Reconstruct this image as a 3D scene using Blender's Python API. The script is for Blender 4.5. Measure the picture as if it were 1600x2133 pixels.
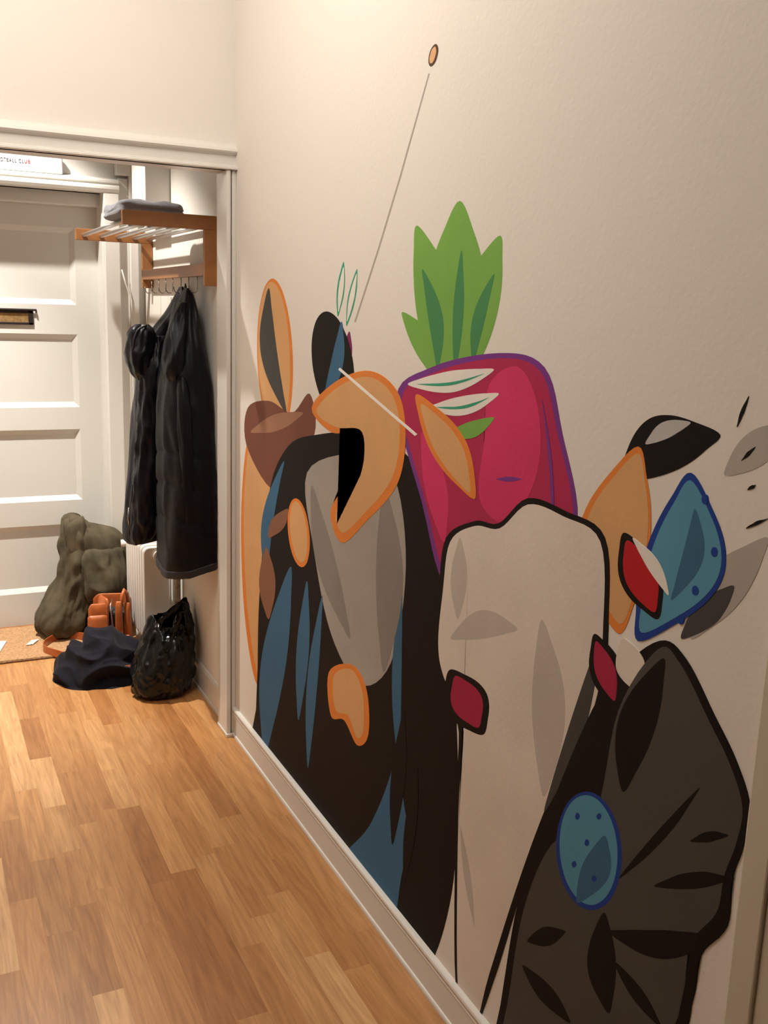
import bpy, bmesh, math, random
import numpy as np
from mathutils import Matrix, Vector, noise

for o in list(bpy.data.objects): bpy.data.objects.remove(o, do_unlink=True)
SC = bpy.context.scene
COL = SC.collection
random.seed(7)
PI = math.pi

# ------------------------------------------------------------------ camera
# x runs across the hall (mural wall at x = 0), y down the hall, z up; metres
cd = bpy.data.cameras.new('camera'); cam = bpy.data.objects.new('camera', cd); COL.objects.link(cam)
cd.sensor_fit = 'HORIZONTAL'; cd.sensor_width = 36.0; cd.lens = 36.0 * 2018.0 / 1600.0
cam.matrix_world = Matrix(((0.90067, 0.05932, -0.43043, -0.9868), (-0.43331, 0.19595, -0.87969, 0.0),
                           (0.03215, 0.97882, 0.20219, 1.55), (0, 0, 0, 1)))
cd.clip_start = 0.02
SC.camera = cam

# ------------------------------------------------------------------ light
SC.view_settings.view_transform = 'Standard'; SC.view_settings.look = 'None'
SC.view_settings.gamma = 1.0; SC.view_settings.use_curve_mapping = False
SC.view_settings.exposure = 0.10
w = bpy.data.worlds.new('world'); SC.world = w; w.use_nodes = True
w.node_tree.nodes['Background'].inputs[0].default_value = (1.0, 0.85, 0.7, 1); w.node_tree.nodes['Background'].inputs[1].default_value = 0.02
def lamp(name, loc, watts, colour, radius):
    l = bpy.data.lights.new(name, 'POINT'); l.energy = watts; l.color = colour; l.shadow_soft_size = radius
    o = bpy.data.objects.new(name, l); COL.objects.link(o); o.location = loc; return o
lamp('hall_lamp', (-0.95, 2.15, 2.70), 16.0, (1.0, 0.925, 0.86), 0.13)
# open top of the hall lamp, lighting the ceiling
lu = bpy.data.lights.new('hall_lamp_uplight', 'SPOT'); lu.energy = 68.0; lu.color = (1.0, 0.925, 0.86); lu.shadow_soft_size = 0.10
lu.spot_size = math.radians(160); lu.spot_blend = 0.25
uo = bpy.data.objects.new('hall_lamp_uplight', lu); COL.objects.link(uo); uo.location = (-0.95, 2.15, 2.62); uo.rotation_euler = (PI, 0, 0)
# shaded ceiling light of the entrance, throwing its light downwards
ls = bpy.data.lights.new('entrance_lamp', 'SPOT'); ls.energy = 120.0; ls.color = (1.0, 0.94, 0.85); ls.shadow_soft_size = 0.022
ls.spot_size = math.radians(106); ls.spot_blend = 0.32
lo = bpy.data.objects.new('entrance_lamp', ls); COL.objects.link(lo); lo.location = (-0.78, 4.20, 2.73)
# the reflector bulb is brightest straight down
lc = bpy.data.lights.new('entrance_lamp_core', 'SPOT'); lc.energy = 310.0; lc.color = (1.0, 0.94, 0.85); lc.shadow_soft_size = 0.022; lc.spot_size = math.radians(66); lc.spot_blend = 1.0
co = bpy.data.objects.new('entrance_lamp_core', lc); COL.objects.link(co); co.location = (-0.78, 4.20, 2.73)

# ------------------------------------------------------------------ materials
def nodes(m): m.use_nodes = True; return m.node_tree.nodes, m.node_tree.links, m.node_tree.nodes['Principled BSDF']
def mat(name, col, rough=0.6, metal=0.0, spec=0.5, bump=0.0, bscale=200.0, var=0.0, vscale=8.0, sheen=0.0, coat=0.0, stretch=(1, 1, 1), detail=3.0):
    m = bpy.data.materials.new(name); N, L, b = nodes(m)
    b.inputs['Base Color'].default_value = (*col, 1); b.inputs['Roughness'].default_value = rough
    b.inputs['Metallic'].default_value = metal; b.inputs['Specular IOR Level'].default_value = spec
    b.inputs['Sheen Weight'].default_value = sheen; b.inputs['Coat Weight'].default_value = coat; b.inputs['Coat Roughness'].default_value = 0.15
    if bump or var:
        g = N.new('ShaderNodeNewGeometry'); mp = N.new('ShaderNodeMapping'); mp.inputs['Scale'].default_value = stretch
        L.new(g.outputs['Position'], mp.inputs['Vector'])
    if bump:
        n = N.new('ShaderNodeTexNoise'); n.inputs['Scale'].default_value = bscale; n.inputs['Detail'].default_value = detail
        L.new(mp.outputs[0], n.inputs['Vector'])
        bp = N.new('ShaderNodeBump'); bp.inputs['Strength'].default_value = bump; bp.inputs['Distance'].default_value = 0.002
        L.new(n.outputs['Fac'], bp.inputs['Height']); L.new(bp.outputs[0], b.inputs['Normal'])
    if var:
        n2 = N.new('ShaderNodeTexNoise'); n2.inputs['Scale'].default_value = vscale; n2.inputs['Detail'].default_value = 4.0
        L.new(mp.outputs[0], n2.inputs['Vector'])
        r = N.new('ShaderNodeValToRGB'); r.color_ramp.elements[0].position = 0.3; r.color_ramp.elements[1].position = 0.7
        r.color_ramp.elements[0].color = (*[c * (1 - var) for c in col], 1); r.color_ramp.elements[1].color = (*[min(1, c * (1 + var)) for c in col], 1)
        L.new(n2.outputs['Fac'], r.inputs['Fac']); L.new(r.outputs[0], b.inputs['Base Color'])
    return m
M = {}
M['wall'] = mat('wall_paint', (0.80, 0.765, 0.71), 0.75, bump=0.25, bscale=90, spec=0.3)
M['wall_low_bounce'] = mat('low_bounce_wall', (0.36, 0.32, 0.27), 0.8)  # unseen left and back walls, colour darkened to bounce less light into the hall
M['white'] = mat('white_gloss_paint', (0.73, 0.71, 0.67), 0.36, bump=0.06, bscale=40)
M['door'] = mat('door_paint', (0.70, 0.69, 0.655), 0.38, bump=0.05, bscale=35)
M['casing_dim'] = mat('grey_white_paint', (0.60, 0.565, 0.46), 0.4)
M['ceiling'] = mat('ceiling_paint', (0.85, 0.82, 0.76), 0.8)
M['radiator'] = mat('radiator_enamel', (0.80, 0.77, 0.72), 0.3)
M['pipe'] = mat('old_pipe_paint', (0.36, 0.30, 0.23), 0.25, var=0.3, vscale=60)
M['rack_wood'] = mat('rack_wood', (0.33, 0.135, 0.040), 0.42, bump=0.1, bscale=60, var=0.16, vscale=14, stretch=(1, 0.3, 1))
M['rail_wood'] = M['rack_wood']
M['steel'] = mat('brushed_steel', (0.62, 0.61, 0.60), 0.32, metal=1.0)
M['dark_steel'] = mat('dark_wire', (0.25, 0.22, 0.19), 0.35, metal=1.0)
M['towel'] = mat('grey_towel', (0.24, 0.24, 0.275), 0.95, bump=0.8, bscale=420, var=0.12, vscale=30, sheen=0.3)
M['black_nylon'] = mat('black_nylon', (0.0045, 0.0042, 0.0060), 0.46, spec=0.20, bump=0.45, bscale=55, detail=6)
M['navy_nylon'] = mat('navy_black_nylon', (0.0052, 0.0050, 0.0085), 0.40, spec=0.26, bump=0.45, bscale=60, detail=6)
M['lining_red'] = mat('red_lining', (0.30, 0.01, 0.02), 0.6)
M['hem'] = mat('coat_hem', (0.013, 0.013, 0.018), 0.55)
M['zip'] = mat('zip_metal', (0.45, 0.42, 0.38), 0.35, metal=1.0)
M['olive'] = mat('olive_waxed_cotton', (0.082, 0.066, 0.041), 0.9, spec=0.2, bump=0.7, bscale=45, var=0.42, vscale=11, detail=6)
M['olive_in'] = mat('dark_jacket_lining', (0.012, 0.010, 0.010), 0.8)
M['leather'] = mat('tan_leather', (0.46, 0.115, 0.028), 0.35, bump=0.15, bscale=160, var=0.2, vscale=22, coat=0.25)
M['bag_in'] = mat('black_bag_lining', (0.010, 0.010, 0.012), 0.7)
M['navy'] = mat('navy_wool', (0.0080, 0.0072, 0.0125), 0.92, spec=0.2, bump=0.5, bscale=240, sheen=0.03)
M['plastic'] = mat('black_plastic_film', (0.0035, 0.0035, 0.0035), 0.20, spec=0.4, bump=0.7, bscale=26, detail=7)
M['coir'] = mat('coir_fibre', (0.44, 0.25, 0.12), 0.95, bump=1.0, bscale=260, var=0.28, vscale=110)
M['coir_edge'] = mat('coir_binding', (0.24, 0.13, 0.06), 0.95, bump=1.0, bscale=160, var=0.4, vscale=70)
M['paper'] = mat('white_paper', (0.82, 0.83, 0.84), 0.6)
M['blue_edge_paper'] = mat('blue_paper_edge', (0.05, 0.10, 0.35), 0.6)
M['plaque'] = mat('white_enamel_sign', (0.62, 0.645, 0.66), 0.4, spec=0.3)
M['ink_grey'] = mat('grey_lettering', (0.035, 0.03, 0.03), 0.8, spec=0.1)
M['ink_red'] = mat('red_lettering', (0.45, 0.01, 0.02), 0.8, spec=0.1)
M['slot_dark'] = mat('dark_bronze', (0.05, 0.04, 0.04), 0.35, metal=0.6)
M['brass'] = mat('worn_brass', (0.50, 0.32, 0.14), 0.4, metal=0.7, var=0.3, vscale=70)
M['cable'] = mat('white_cable', (0.75, 0.72, 0.66), 0.4)
def clear_film():
    m = bpy.data.materials.new('clear_film'); N, L, b = nodes(m)
    b.inputs['Base Color'].default_value = (0.95, 0.93, 0.92, 1); b.inputs['Transmission Weight'].default_value = 0.35; b.inputs['Roughness'].default_value = 0.3
    return m
M['film'] = clear_film()
def plank_mat():
    m = bpy.data.materials.new('oak_strip'); N, L, b = nodes(m)
    g = N.new('ShaderNodeNewGeometry'); oi = N.new('ShaderNodeObjectInfo')
    add = N.new('ShaderNodeVectorMath'); add.operation = 'MULTIPLY_ADD'
    cmb = N.new('ShaderNodeCombineXYZ')
    for i in range(3): L.new(oi.outputs['Random'], cmb.inputs[i])
    L.new(cmb.outputs[0], add.inputs[0]); add.inputs[1].default_value = (17, 31, 5); L.new(g.outputs['Position'], add.inputs[2])
    mp = N.new('ShaderNodeMapping'); mp.inputs['Scale'].default_value = (30, 2.6, 1); L.new(add.outputs[0], mp.inputs['Vector'])
    n1 = N.new('ShaderNodeTexNoise'); n1.inputs['Scale'].default_value = 1.0; n1.inputs['Detail'].default_value = 6; n1.inputs['Distortion'].default_value = 2.2
    L.new(mp.outputs[0], n1.inputs['Vector'])
    mp2 = N.new('ShaderNodeMapping'); mp2.inputs['Scale'].default_value = (190, 7, 1); L.new(add.outputs[0], mp2.inputs['Vector'])
    n2 = N.new('ShaderNodeTexNoise'); n2.inputs['Scale'].default_value = 1.0; n2.inputs['Detail'].default_value = 3; L.new(mp2.outputs[0], n2.inputs['Vector'])
    r1 = N.new('ShaderNodeValToRGB'); e = r1.color_ramp.elements
    e[0].position = 0.30; e[0].color = (0.80, 0.73, 0.66, 1); e[1].position = 0.62; e[1].color = (1.08, 1.08, 1.08, 1)
    L.new(n1.outputs['Fac'], r1.inputs['Fac'])
    r2 = N.new('ShaderNodeValToRGB'); e = r2.color_ramp.elements
    e[0].position = 0.3; e[0].color = (0.86, 0.84, 0.82, 1); e[1].position = 0.65; e[1].color = (1.04, 1.04, 1.04, 1)
    L.new(n2.outputs['Fac'], r2.inputs['Fac'])
    m1 = N.new('ShaderNodeMix'); m1.data_type = 'RGBA'; m1.blend_type = 'MULTIPLY'; m1.inputs[0].default_value = 1
    m2 = N.new('ShaderNodeMix'); m2.data_type = 'RGBA'; m2.blend_type = 'MULTIPLY'; m2.inputs[0].default_value = 1
    L.new(oi.outputs['Color'], m1.inputs[6]); L.new(r1.outputs[0], m1.inputs[7])
    L.new(m1.outputs[2], m2.inputs[6]); L.new(r2.outputs[0], m2.inputs[7]); L.new(m2.outputs[2], b.inputs['Base Color'])
    b.inputs['Roughness'].default_value = 0.36; b.inputs['Specular IOR Level'].default_value = 0.5
    bp = N.new('ShaderNodeBump'); bp.inputs['Strength'].default_value = 0.08; bp.inputs['Distance'].default_value = 0.001
    L.new(n2.outputs['Fac'], bp.inputs['Height']); L.new(bp.outputs[0], b.inputs['Normal'])
    return m
M['plank'] = plank_mat()

# ------------------------------------------------------------------ helpers
def tag(o, label=None, cat=None, group=None, kind=None):
    if label: o['label'] = label
    if cat: o['category'] = cat
    if group: o['group'] = group
    if kind: o['kind'] = kind
    return o
def empty(name, loc=(0, 0, 0), rz=0.0):
    o = bpy.data.objects.new(name, None); COL.objects.link(o); o.location = loc; o.rotation_euler = (0, 0, rz); o.empty_display_size = 0.05
    return o
def link(name, me, m, parent=None, smooth=False):
    if m is not None and not me.materials: me.materials.append(m)
    o = bpy.data.objects.new(name, me); COL.objects.link(o)
    if parent: o.parent = parent
    if smooth:
        for p in me.polygons: p.use_smooth = True
    return o
def obj(name, bm, m, parent=None, smooth=False, bevel=0.0, seg=2):
    bmesh.ops.recalc_face_normals(bm, faces=bm.faces[:])
    me = bpy.data.meshes.new(name); bm.to_mesh(me); bm.free()
    o = link(name, me, m, parent, smooth)
    if bevel:
        md = o.modifiers.new('bevel', 'BEVEL'); md.width = bevel; md.segments = seg; md.limit_method = 'ANGLE'; md.angle_limit = 0.6
    return o
def box(bm, x0, x1, y0, y1, z0, z1):
    v = [bm.verts.new(p) for p in ((x0, y0, z0), (x1, y0, z0), (x1, y1, z0), (x0, y1, z0), (x0, y0, z1), (x1, y0, z1), (x1, y1, z1), (x0, y1, z1))]
    for f in ((0, 3, 2, 1), (4, 5, 6, 7), (0, 1, 5, 4), (1, 2, 6, 5), (2, 3, 7, 6), (3, 0, 4, 7)): bm.faces.new([v[i] for i in f])
def boxes(*bs):
    bm = bmesh.new()
    for b in bs: box(bm, *b)
    return bm
def tube(bm, pts, r, n=10, caps=True):
    pts = [Vector(p) for p in pts]; rings = []
    up = None
    for i, p in enumerate(pts):
        t = (pts[min(i + 1, len(pts) - 1)] - pts[max(i - 1, 0)]).normalized()
        if up is None: up = t.orthogonal().normalized()
        up = (up - up.dot(t) * t).normalized(); s = t.cross(up)
        rr = r[i] if isinstance(r, (list, tuple)) else r
        rings.append([bm.verts.new(p + (up * math.cos(2 * PI * k / n) + s * math.sin(2 * PI * k / n)) * rr) for k in range(n)])
    for a, b in zip(rings, rings[1:]):
        for k in range(n): bm.faces.new((a[k], a[(k + 1) % n], b[(k + 1) % n], b[k]))
    if caps: bm.faces.new(rings[0][::-1]); bm.faces.new(rings[-1])
def strip(bm, pts, wid, th):
    """flat band standing along pts: wid in z, th sideways"""
    pts = [Vector(p) for p in pts]; prev = None; first = None
    for i, p in enumerate(pts):
        t = pts[min(i + 1, len(pts) - 1)] - pts[max(i - 1, 0)]; nn = Vector((-t.y, t.x, 0)).normalized() * th / 2; u = Vector((0, 0, wid / 2))
        r = [bm.verts.new(q) for q in (p - nn - u, p + nn - u, p + nn + u, p - nn + u)]
        if prev:
            for k in range(4): bm.faces.new((prev[k], prev[(k + 1) % 4], r[(k + 1) % 4], r[k]))
        else: first = r
        prev = r
    bm.faces.new(first[::-1]); bm.faces.new(prev)
def extrude_profile(prof, axis, a, b):
    """closed 2-D profile swept along 'x' (profile = (y,z)) or 'y' (profile = (x,z))"""
    bm = bmesh.new()
    mk = (lambda p, t: (t, p[0], p[1])) if axis == 'x' else (lambda p, t: (p[0], t, p[1]))
    A = [bm.verts.new(mk(p, a)) for p in prof]; B = [bm.verts.new(mk(p, b)) for p in prof]; n = len(prof)
    for k in range(n): bm.faces.new((A[k], A[(k + 1) % n], B[(k + 1) % n], B[k]))
    bm.faces.new(A[::-1]); bm.faces.new(B)
    return bm
def crom(P, n, closed=False):
    P = np.array(P, float); m = len(P); out = []
    segs = m if closed else m - 1
    for i in range(segs):
        if closed: p0, p1, p2, p3 = P[(i - 1) % m], P[i], P[(i + 1) % m], P[(i + 2) % m]
        else: p0, p1, p2, p3 = P[max(i - 1, 0)], P[i], P[i + 1], P[min(i + 2, m - 1)]
        for k in range(n):
            t = k / n
            out.append(0.5 * ((2 * p1) + (p2 - p0) * t + (2 * p0 - 5 * p1 + 4 * p2 - p3) * t * t + (3 * p1 - p0 - 3 * p2 + p3) * t ** 3))
    if not closed: out.append(P[-1])
    return np.array(out)
def loft(rings, nt=72, ns=9, power=2.3, disp=None, zoff=None, xmax=None, zmin=None, ymax=None, caps=(True, True)):
    """rings (z, cx, cy, a, b), smoothed; disp(theta, t, z) pushes outward in metres"""
    R = crom(rings, ns); n = len(R); bm = bmesh.new(); rows = []
    for i, (z, cx, cy, a, b) in enumerate(R):
        t = i / (n - 1); row = []
        for k in range(nt):
            th = 2 * PI * k / nt; c, s = math.cos(th), math.sin(th)
            q = (abs(c) ** power + abs(s) ** power) ** (-1 / power)
            d = disp(th, t, z) if disp else 0.0
            k_ = min(1.0, min(a, b) / 0.03)
            x = cx + (max(a, .001) * q + d * k_) * c; y = cy + (max(b, .001) * q + d * k_) * s
            zz = z + (zoff(th, t, x, y) if zoff else 0)
            if xmax is not None: x = min(x, xmax)
            if ymax is not None: y = min(y, ymax)
            if zmin is not None: zz = max(zz, zmin)
            row.append(bm.verts.new((x, y, zz)))
        rows.append(row)
    for A, B in zip(rows, rows[1:]):
        for k in range(nt): bm.faces.new((A[k], A[(k + 1) % nt], B[(k + 1) % nt], B[k]))
    for flag, row in ((caps[0], rows[0]), (caps[1], rows[-1])):
        if flag:
            c = bm.verts.new(sum((v.co for v in row), Vector()) / nt)
            for k in range(nt): bm.faces.new((row[k], row[(k + 1) % nt], c))
    return bm
def nz(x, y, z): return noise.noise(Vector((x, y, z)))
def facet(x, y, z):
    d = noise.voronoi(Vector((x, y, z)))[0]; return min(0.7, d[1] - d[0]) - 0.3
def ridge(x, y, z): return 1.0 - 2.0 * abs(nz(x, y, z))

# ------------------------------------------------------------------ the setting
WX = 0.014                                   # plane of the mural wall
tag(obj('wall_right', boxes((WX, 0.22, -1.6, 4.95, -0.02, 3.02)), M['wall']), 'cream plaster wall carrying the mural', kind='structure')
tag(obj('wall_left', boxes((-2.2, -2.0, -1.6, 4.95, -0.02, 3.02)), M['wall_low_bounce']), kind='structure')
tag(obj('wall_back', boxes((-2.0, WX, -1.6, -1.45, -0.02, 3.02)), M['wall_low_bounce']), kind='structure')
tag(obj('ceiling', boxes((-2.2, 0.22, -1.6, 4.95, 3.0, 3.1)), M['ceiling']), kind='structure')
tag(obj('wall_partition', boxes((-2.0, WX, 3.262, 3.34, 1.992, 3.0), (-2.0, -1.62, 3.262, 3.34, 0, 1.992)), M['wall']), 'cream wall above the wide opening to the entrance', kind='structure')
tag(obj('wall_entrance', boxes((-0.175, WX, 4.66, 4.95, 0, 2.05), (-2.0, WX, 4.66, 4.95, 2.03, 3.0), (-2.0, -1.03, 4.66, 4.95, 0, 2.03)), M['white']), kind='structure')

# floor: single oak strips laid down the hall
floor = tag(obj('floor', boxes((-2.0, WX, -1.45, 4.95, -0.03, -0.0085)), mat('floor_bed', (0.10, 0.045, 0.02), 0.8)), 'oak strip parquet floor', kind='structure')
SW = 0.0700
LEN = (0.28, 0.36, 0.44, 0.52, 0.62)
def plank_mesh(ln):
    bm = bmesh.new(); g = 0.00004; box(bm, g, SW - g, g, ln - g, -0.0085, 0.0)
    top = [v for v in bm.verts if v.co.z > -0.001]
    for v in top:
        v.co.x += 0.00005 if v.co.x < SW / 2 else -0.00005; v.co.y += 0.00005 if v.co.y < ln / 2 else -0.00005
    me = bpy.data.meshes.new('plank'); bmesh.ops.recalc_face_normals(bm, faces=bm.faces[:]); bm.to_mesh(me); bm.free(); me.materials.append(M['plank']); return me
PM = {l: plank_mesh(l) for l in LEN}
rest = bmesh.new()
TONES = [(0.505, 0.257, 0.097), (0.465, 0.232, 0.085), (0.438, 0.207, 0.072), (0.547, 0.293, 0.117), (0.617, 0.36, 0.163), (0.374, 0.163, 0.053), (0.492, 0.244, 0.09), (0.452, 0.217, 0.077)]
nplank = 0
for r in range(30):
    x = -SW * (r + 1)
    y = -1.45 + random.random() * 0.25 - 0.3
    while y < 4.78:
        ln = random.choice(LEN)
        if y + ln > 0.95 and r < 21:
            o = bpy.data.objects.new('plank', PM[ln]); COL.objects.link(o); o.parent = floor; o.location = (x, y, 0)
            t = random.choice(TONES); k = random.uniform(0.93, 1.07); o.color = (t[0] * k, t[1] * k, t[2] * k, 1); nplank += 1
        else:
            box(rest, x, x + SW, y, min(y + ln, 4.95), -0.0085, 0.0)
        y += ln
fr = obj('plank_field', rest, M['plank'], floor); fr['kind'] = 'stuff'; fr.color = (0.45, 0.21, 0.076, 1)
edge = obj('plank_edging', boxes((0.0, WX, -1.45, 4.66, -0.0085, -0.0001)), M['plank'], floor); edge.color = (0.42, 0.19, 0.066, 1)

# skirting on the mural wall: flat face, two beads, rounded top and a white quarter bead at the floor
bp = [(WX, 0.0), (0.0, 0.0), (0.0002, 0.006), (0.0015, 0.010), (0.0045, 0.012), (0.0048, 0.083), (0.0030, 0.0845), (0.0030, 0.087), (0.0048, 0.0885), (0.0032, 0.090), (0.0032, 0.093),
      (0.0050, 0.0945), (0.0012, 0.0965), (0.0000, 0.101), (0.0012, 0.106), (0.0045, 0.1090), (WX, 0.1105)]
sk = tag(obj('baseboard_right', extrude_profile(bp, 'y', 0.862, 3.236), M['white'], smooth=False), kind='structure')
vp = [(WX, 0.0), (0.0, 0.0), (0.0015, 0.010), (0.005, 0.012), (0.005, 0.100), (0.009, 0.112), (WX, 0.116)]
tag(obj('baseboard_entrance', extrude_profile(vp, 'y', 3.345, 4.66), M['white']), kind='structure')

# wide opening: moulded head and right-hand jamb
hp = [(3.262, 1.9895), (3.222, 1.9895), (3.219, 1.991), (3.219, 1.996), (3.223, 1.999), (3.236, 2.000), (3.236, 2.003), (3.240, 2.006), (3.240, 2.036), (3.234, 2.040), (3.226, 2.042), (3.222, 2.047),
      (3.226, 2.056), (3.240, 2.066), (3.254, 2.072), (3.262, 2.076)]
tag(obj('trim_1', extrude_profile(hp, 'x', -1.66, WX), M['white']), 'moulded white head of the wide opening', kind='structure')
tag(obj('trim_2', boxes((-1.62, WX, 3.24, 3.342, 1.9895, 2.001)), M['white']), kind='structure')
jb = bmesh.new()
box(jb, -0.021, -0.006, 3.228, 3.345, 0.0, 1.9895); box(jb, -0.006, -0.001, 3.242, 3.345, 0.0, 1.9895); box(jb, -0.001, WX, 3.234, 3.345, 0.0, 1.9895)
tag(obj('trim_3', jb, M['white'], bevel=0.003), 'white right-hand jamb of the wide opening', kind='structure')
tag(obj('trim_4', boxes((-0.0245, -0.0209, 3.226, 3.344, 0.0, 0.012), (-0.025, WX - 0.002, 3.218, 3.2285, 0.0, 0.012)), M['white'], bevel=0.002), kind='structure')

# casing of a doorway in the mural wall, at the right edge of the picture
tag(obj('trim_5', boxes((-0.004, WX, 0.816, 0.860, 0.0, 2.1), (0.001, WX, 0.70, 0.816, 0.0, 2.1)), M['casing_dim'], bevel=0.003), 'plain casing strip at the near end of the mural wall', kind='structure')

# entrance door: deep reveal, casing, head moulding
tag(obj('trim_6', boxes((-0.172, -0.104, 4.610, 4.70, 0, 2.032), (-0.104, -0.058, 4.634, 4.70, 0, 2.10)), M['white'], bevel=0.004), 'stepped white casing beside the entrance door', kind='structure')
tag(obj('trim_7', boxes((-0.172, -0.159, 4.70, 4.80, 0, 2.0), (-1.06, -1.046, 4.66, 4.80, 0, 2.0), (-1.06, -0.159, 4.70, 4.80, 1.9745, 2.05)), M['white'], bevel=0.003), kind='structure')
dh = [(4.70, 2.030), (4.612, 2.030), (4.606, 2.034), (4.600, 2.046), (4.600, 2.056), (4.604, 2.062), (4.612, 2.064), (4.614, 2.070), (4.606, 2.074), (4.606, 2.082), (4.614, 2.088), (4.66, 2.100), (4.70, 2.100)]
tag(obj('trim_8', extrude_profile(dh, 'x', -1.16, -0.104), M['white']), 'moulded white head over the entrance door', kind='structure')
tag(obj('trim_12', boxes((-0.114, -0.052, 4.602, 4.66, 2.110, 2.60)), M['white'], bevel=0.002), kind='structure')
tag(obj('trim_9', boxes((-1.13, -1.03, 4.610, 4.70, 0, 2.032)), M['white'], bevel=0.004), kind='structure')
tag(obj('stripe_batten', boxes((-0.058, -0.020, 4.615, 4.66, 0.0, 2.6)), M['white'], bevel=0.004), kind='structure')  # batten added to break the corner into light and dark stripes

DX0, DX1, DY = -1.045, -0.160, 4.784
RAILS = [(0.006, 0.165), (0.495, 0.612), (0.955, 1.060), (1.400, 1.535), (1.880, 1.974)]
PX0, PX1 = -0.925, -0.277
fb = bmesh.new()
box(fb, DX0, PX0, DY, DY + 0.042, 0.006, 1.974); box(fb, PX1, DX1, DY, DY + 0.042, 0.006, 1.974)
for z0, z1 in RAILS: box(fb, PX0, PX1, DY, DY + 0.042, z0, z1)
door = tag(obj('door_1', fb, M['door']), 'white panelled entrance door with a letter slot', kind='structure')
for (a, z0), (z1, b) in zip([(r[0], r[1]) for r in RAILS[:-1]], [(r[0], r[1]) for r in RAILS[1:]]):
    bm = bmesh.new(); bw, dp = 0.024, 0.016
    o_ = [(PX0, DY, z0), (PX1, DY, z0), (PX1, DY, z1), (PX0, DY, z1)]
    i_ = [(PX0 + bw, DY + dp, z0 + bw), (PX1 - bw, DY + dp, z0 + bw), (PX1 - bw, DY + dp, z1 - bw), (PX0 + bw, DY + dp, z1 - bw)]
    bk = [(PX0, DY + 0.03, z0), (PX1, DY + 0.03, z0), (PX1, DY + 0.03, z1), (PX0, DY + 0.03, z1)]
    O = [bm.verts.new(p) for p in o_]; I = [bm.verts.new(p) for p in i_]; K = [bm.verts.new(p) for p in bk]
    for k in range(4):
        bm.faces.new((O[k], O[(k + 1) % 4], I[(k + 1) % 4], I[k])); bm.faces.new((O[k], K[k], K[(k + 1) % 4], O[(k + 1) % 4]))
    bm.faces.new(I); bm.faces.new(K)
    obj('panel', bm, M['door'], door)
sx0, sx1, sz0, sz1 = -0.735, -0.470, 1.440, 1.503
ms = obj('letter_slot', boxes((sx0, sx1, DY - 0.010, DY, sz0, sz0 + 0.011), (sx0, sx1, DY - 0.010, DY, sz1 - 0.012, sz1), (sx0, sx0 + 0.022, DY - 0.010, DY, sz0, sz1), (sx1 - 0.022, sx1, DY - 0.010, DY, sz0, sz1)), M['slot_dark'], door, bevel=0.002)
obj('slot_flap', boxes((sx0 + 0.022, sx1 - 0.022, DY - 0.004, DY, sz0 + 0.011, sz1 - 0.012)), M['brass'], ms)
hb = bmesh.new(); tube(hb, [(sx0 - 0.012, DY - 0.012, sz1 + 0.004), (sx1 + 0.014, DY - 0.012, sz1 + 0.004)], 0.005, 10); tube(hb, [(sx1 + 0.012, DY - 0.012, sz1 + 0.004), (sx1 + 0.013, DY - 0.012, sz1 - 0.010)], 0.004, 8)
obj('hinge_rod', hb, M['slot_dark'], ms)
dk = bmesh.new(); tube(dk, [(-0.985, DY, 1.0), (-0.985, DY - 0.05, 1.0), (-0.97, DY - 0.06, 1.0), (-0.87, DY - 0.06, 1.0)], 0.009, 10)
obj('door_handle', dk, M['steel'], door, smooth=True)
tag(obj('trim_11', boxes((DX0, DX1, 4.70, 4.90, -0.008, 0.006)), M['rack_wood']), 'wooden door threshold', kind='structure')

# boxed-in duct under the entrance ceiling
tag(obj('duct_casing', boxes((-0.090, WX, 4.139, 4.395, 1.905, 3.0)), M['white'], bevel=0.003), 'white boxed-in duct in the corner above the coat rack', 'duct')

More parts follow.
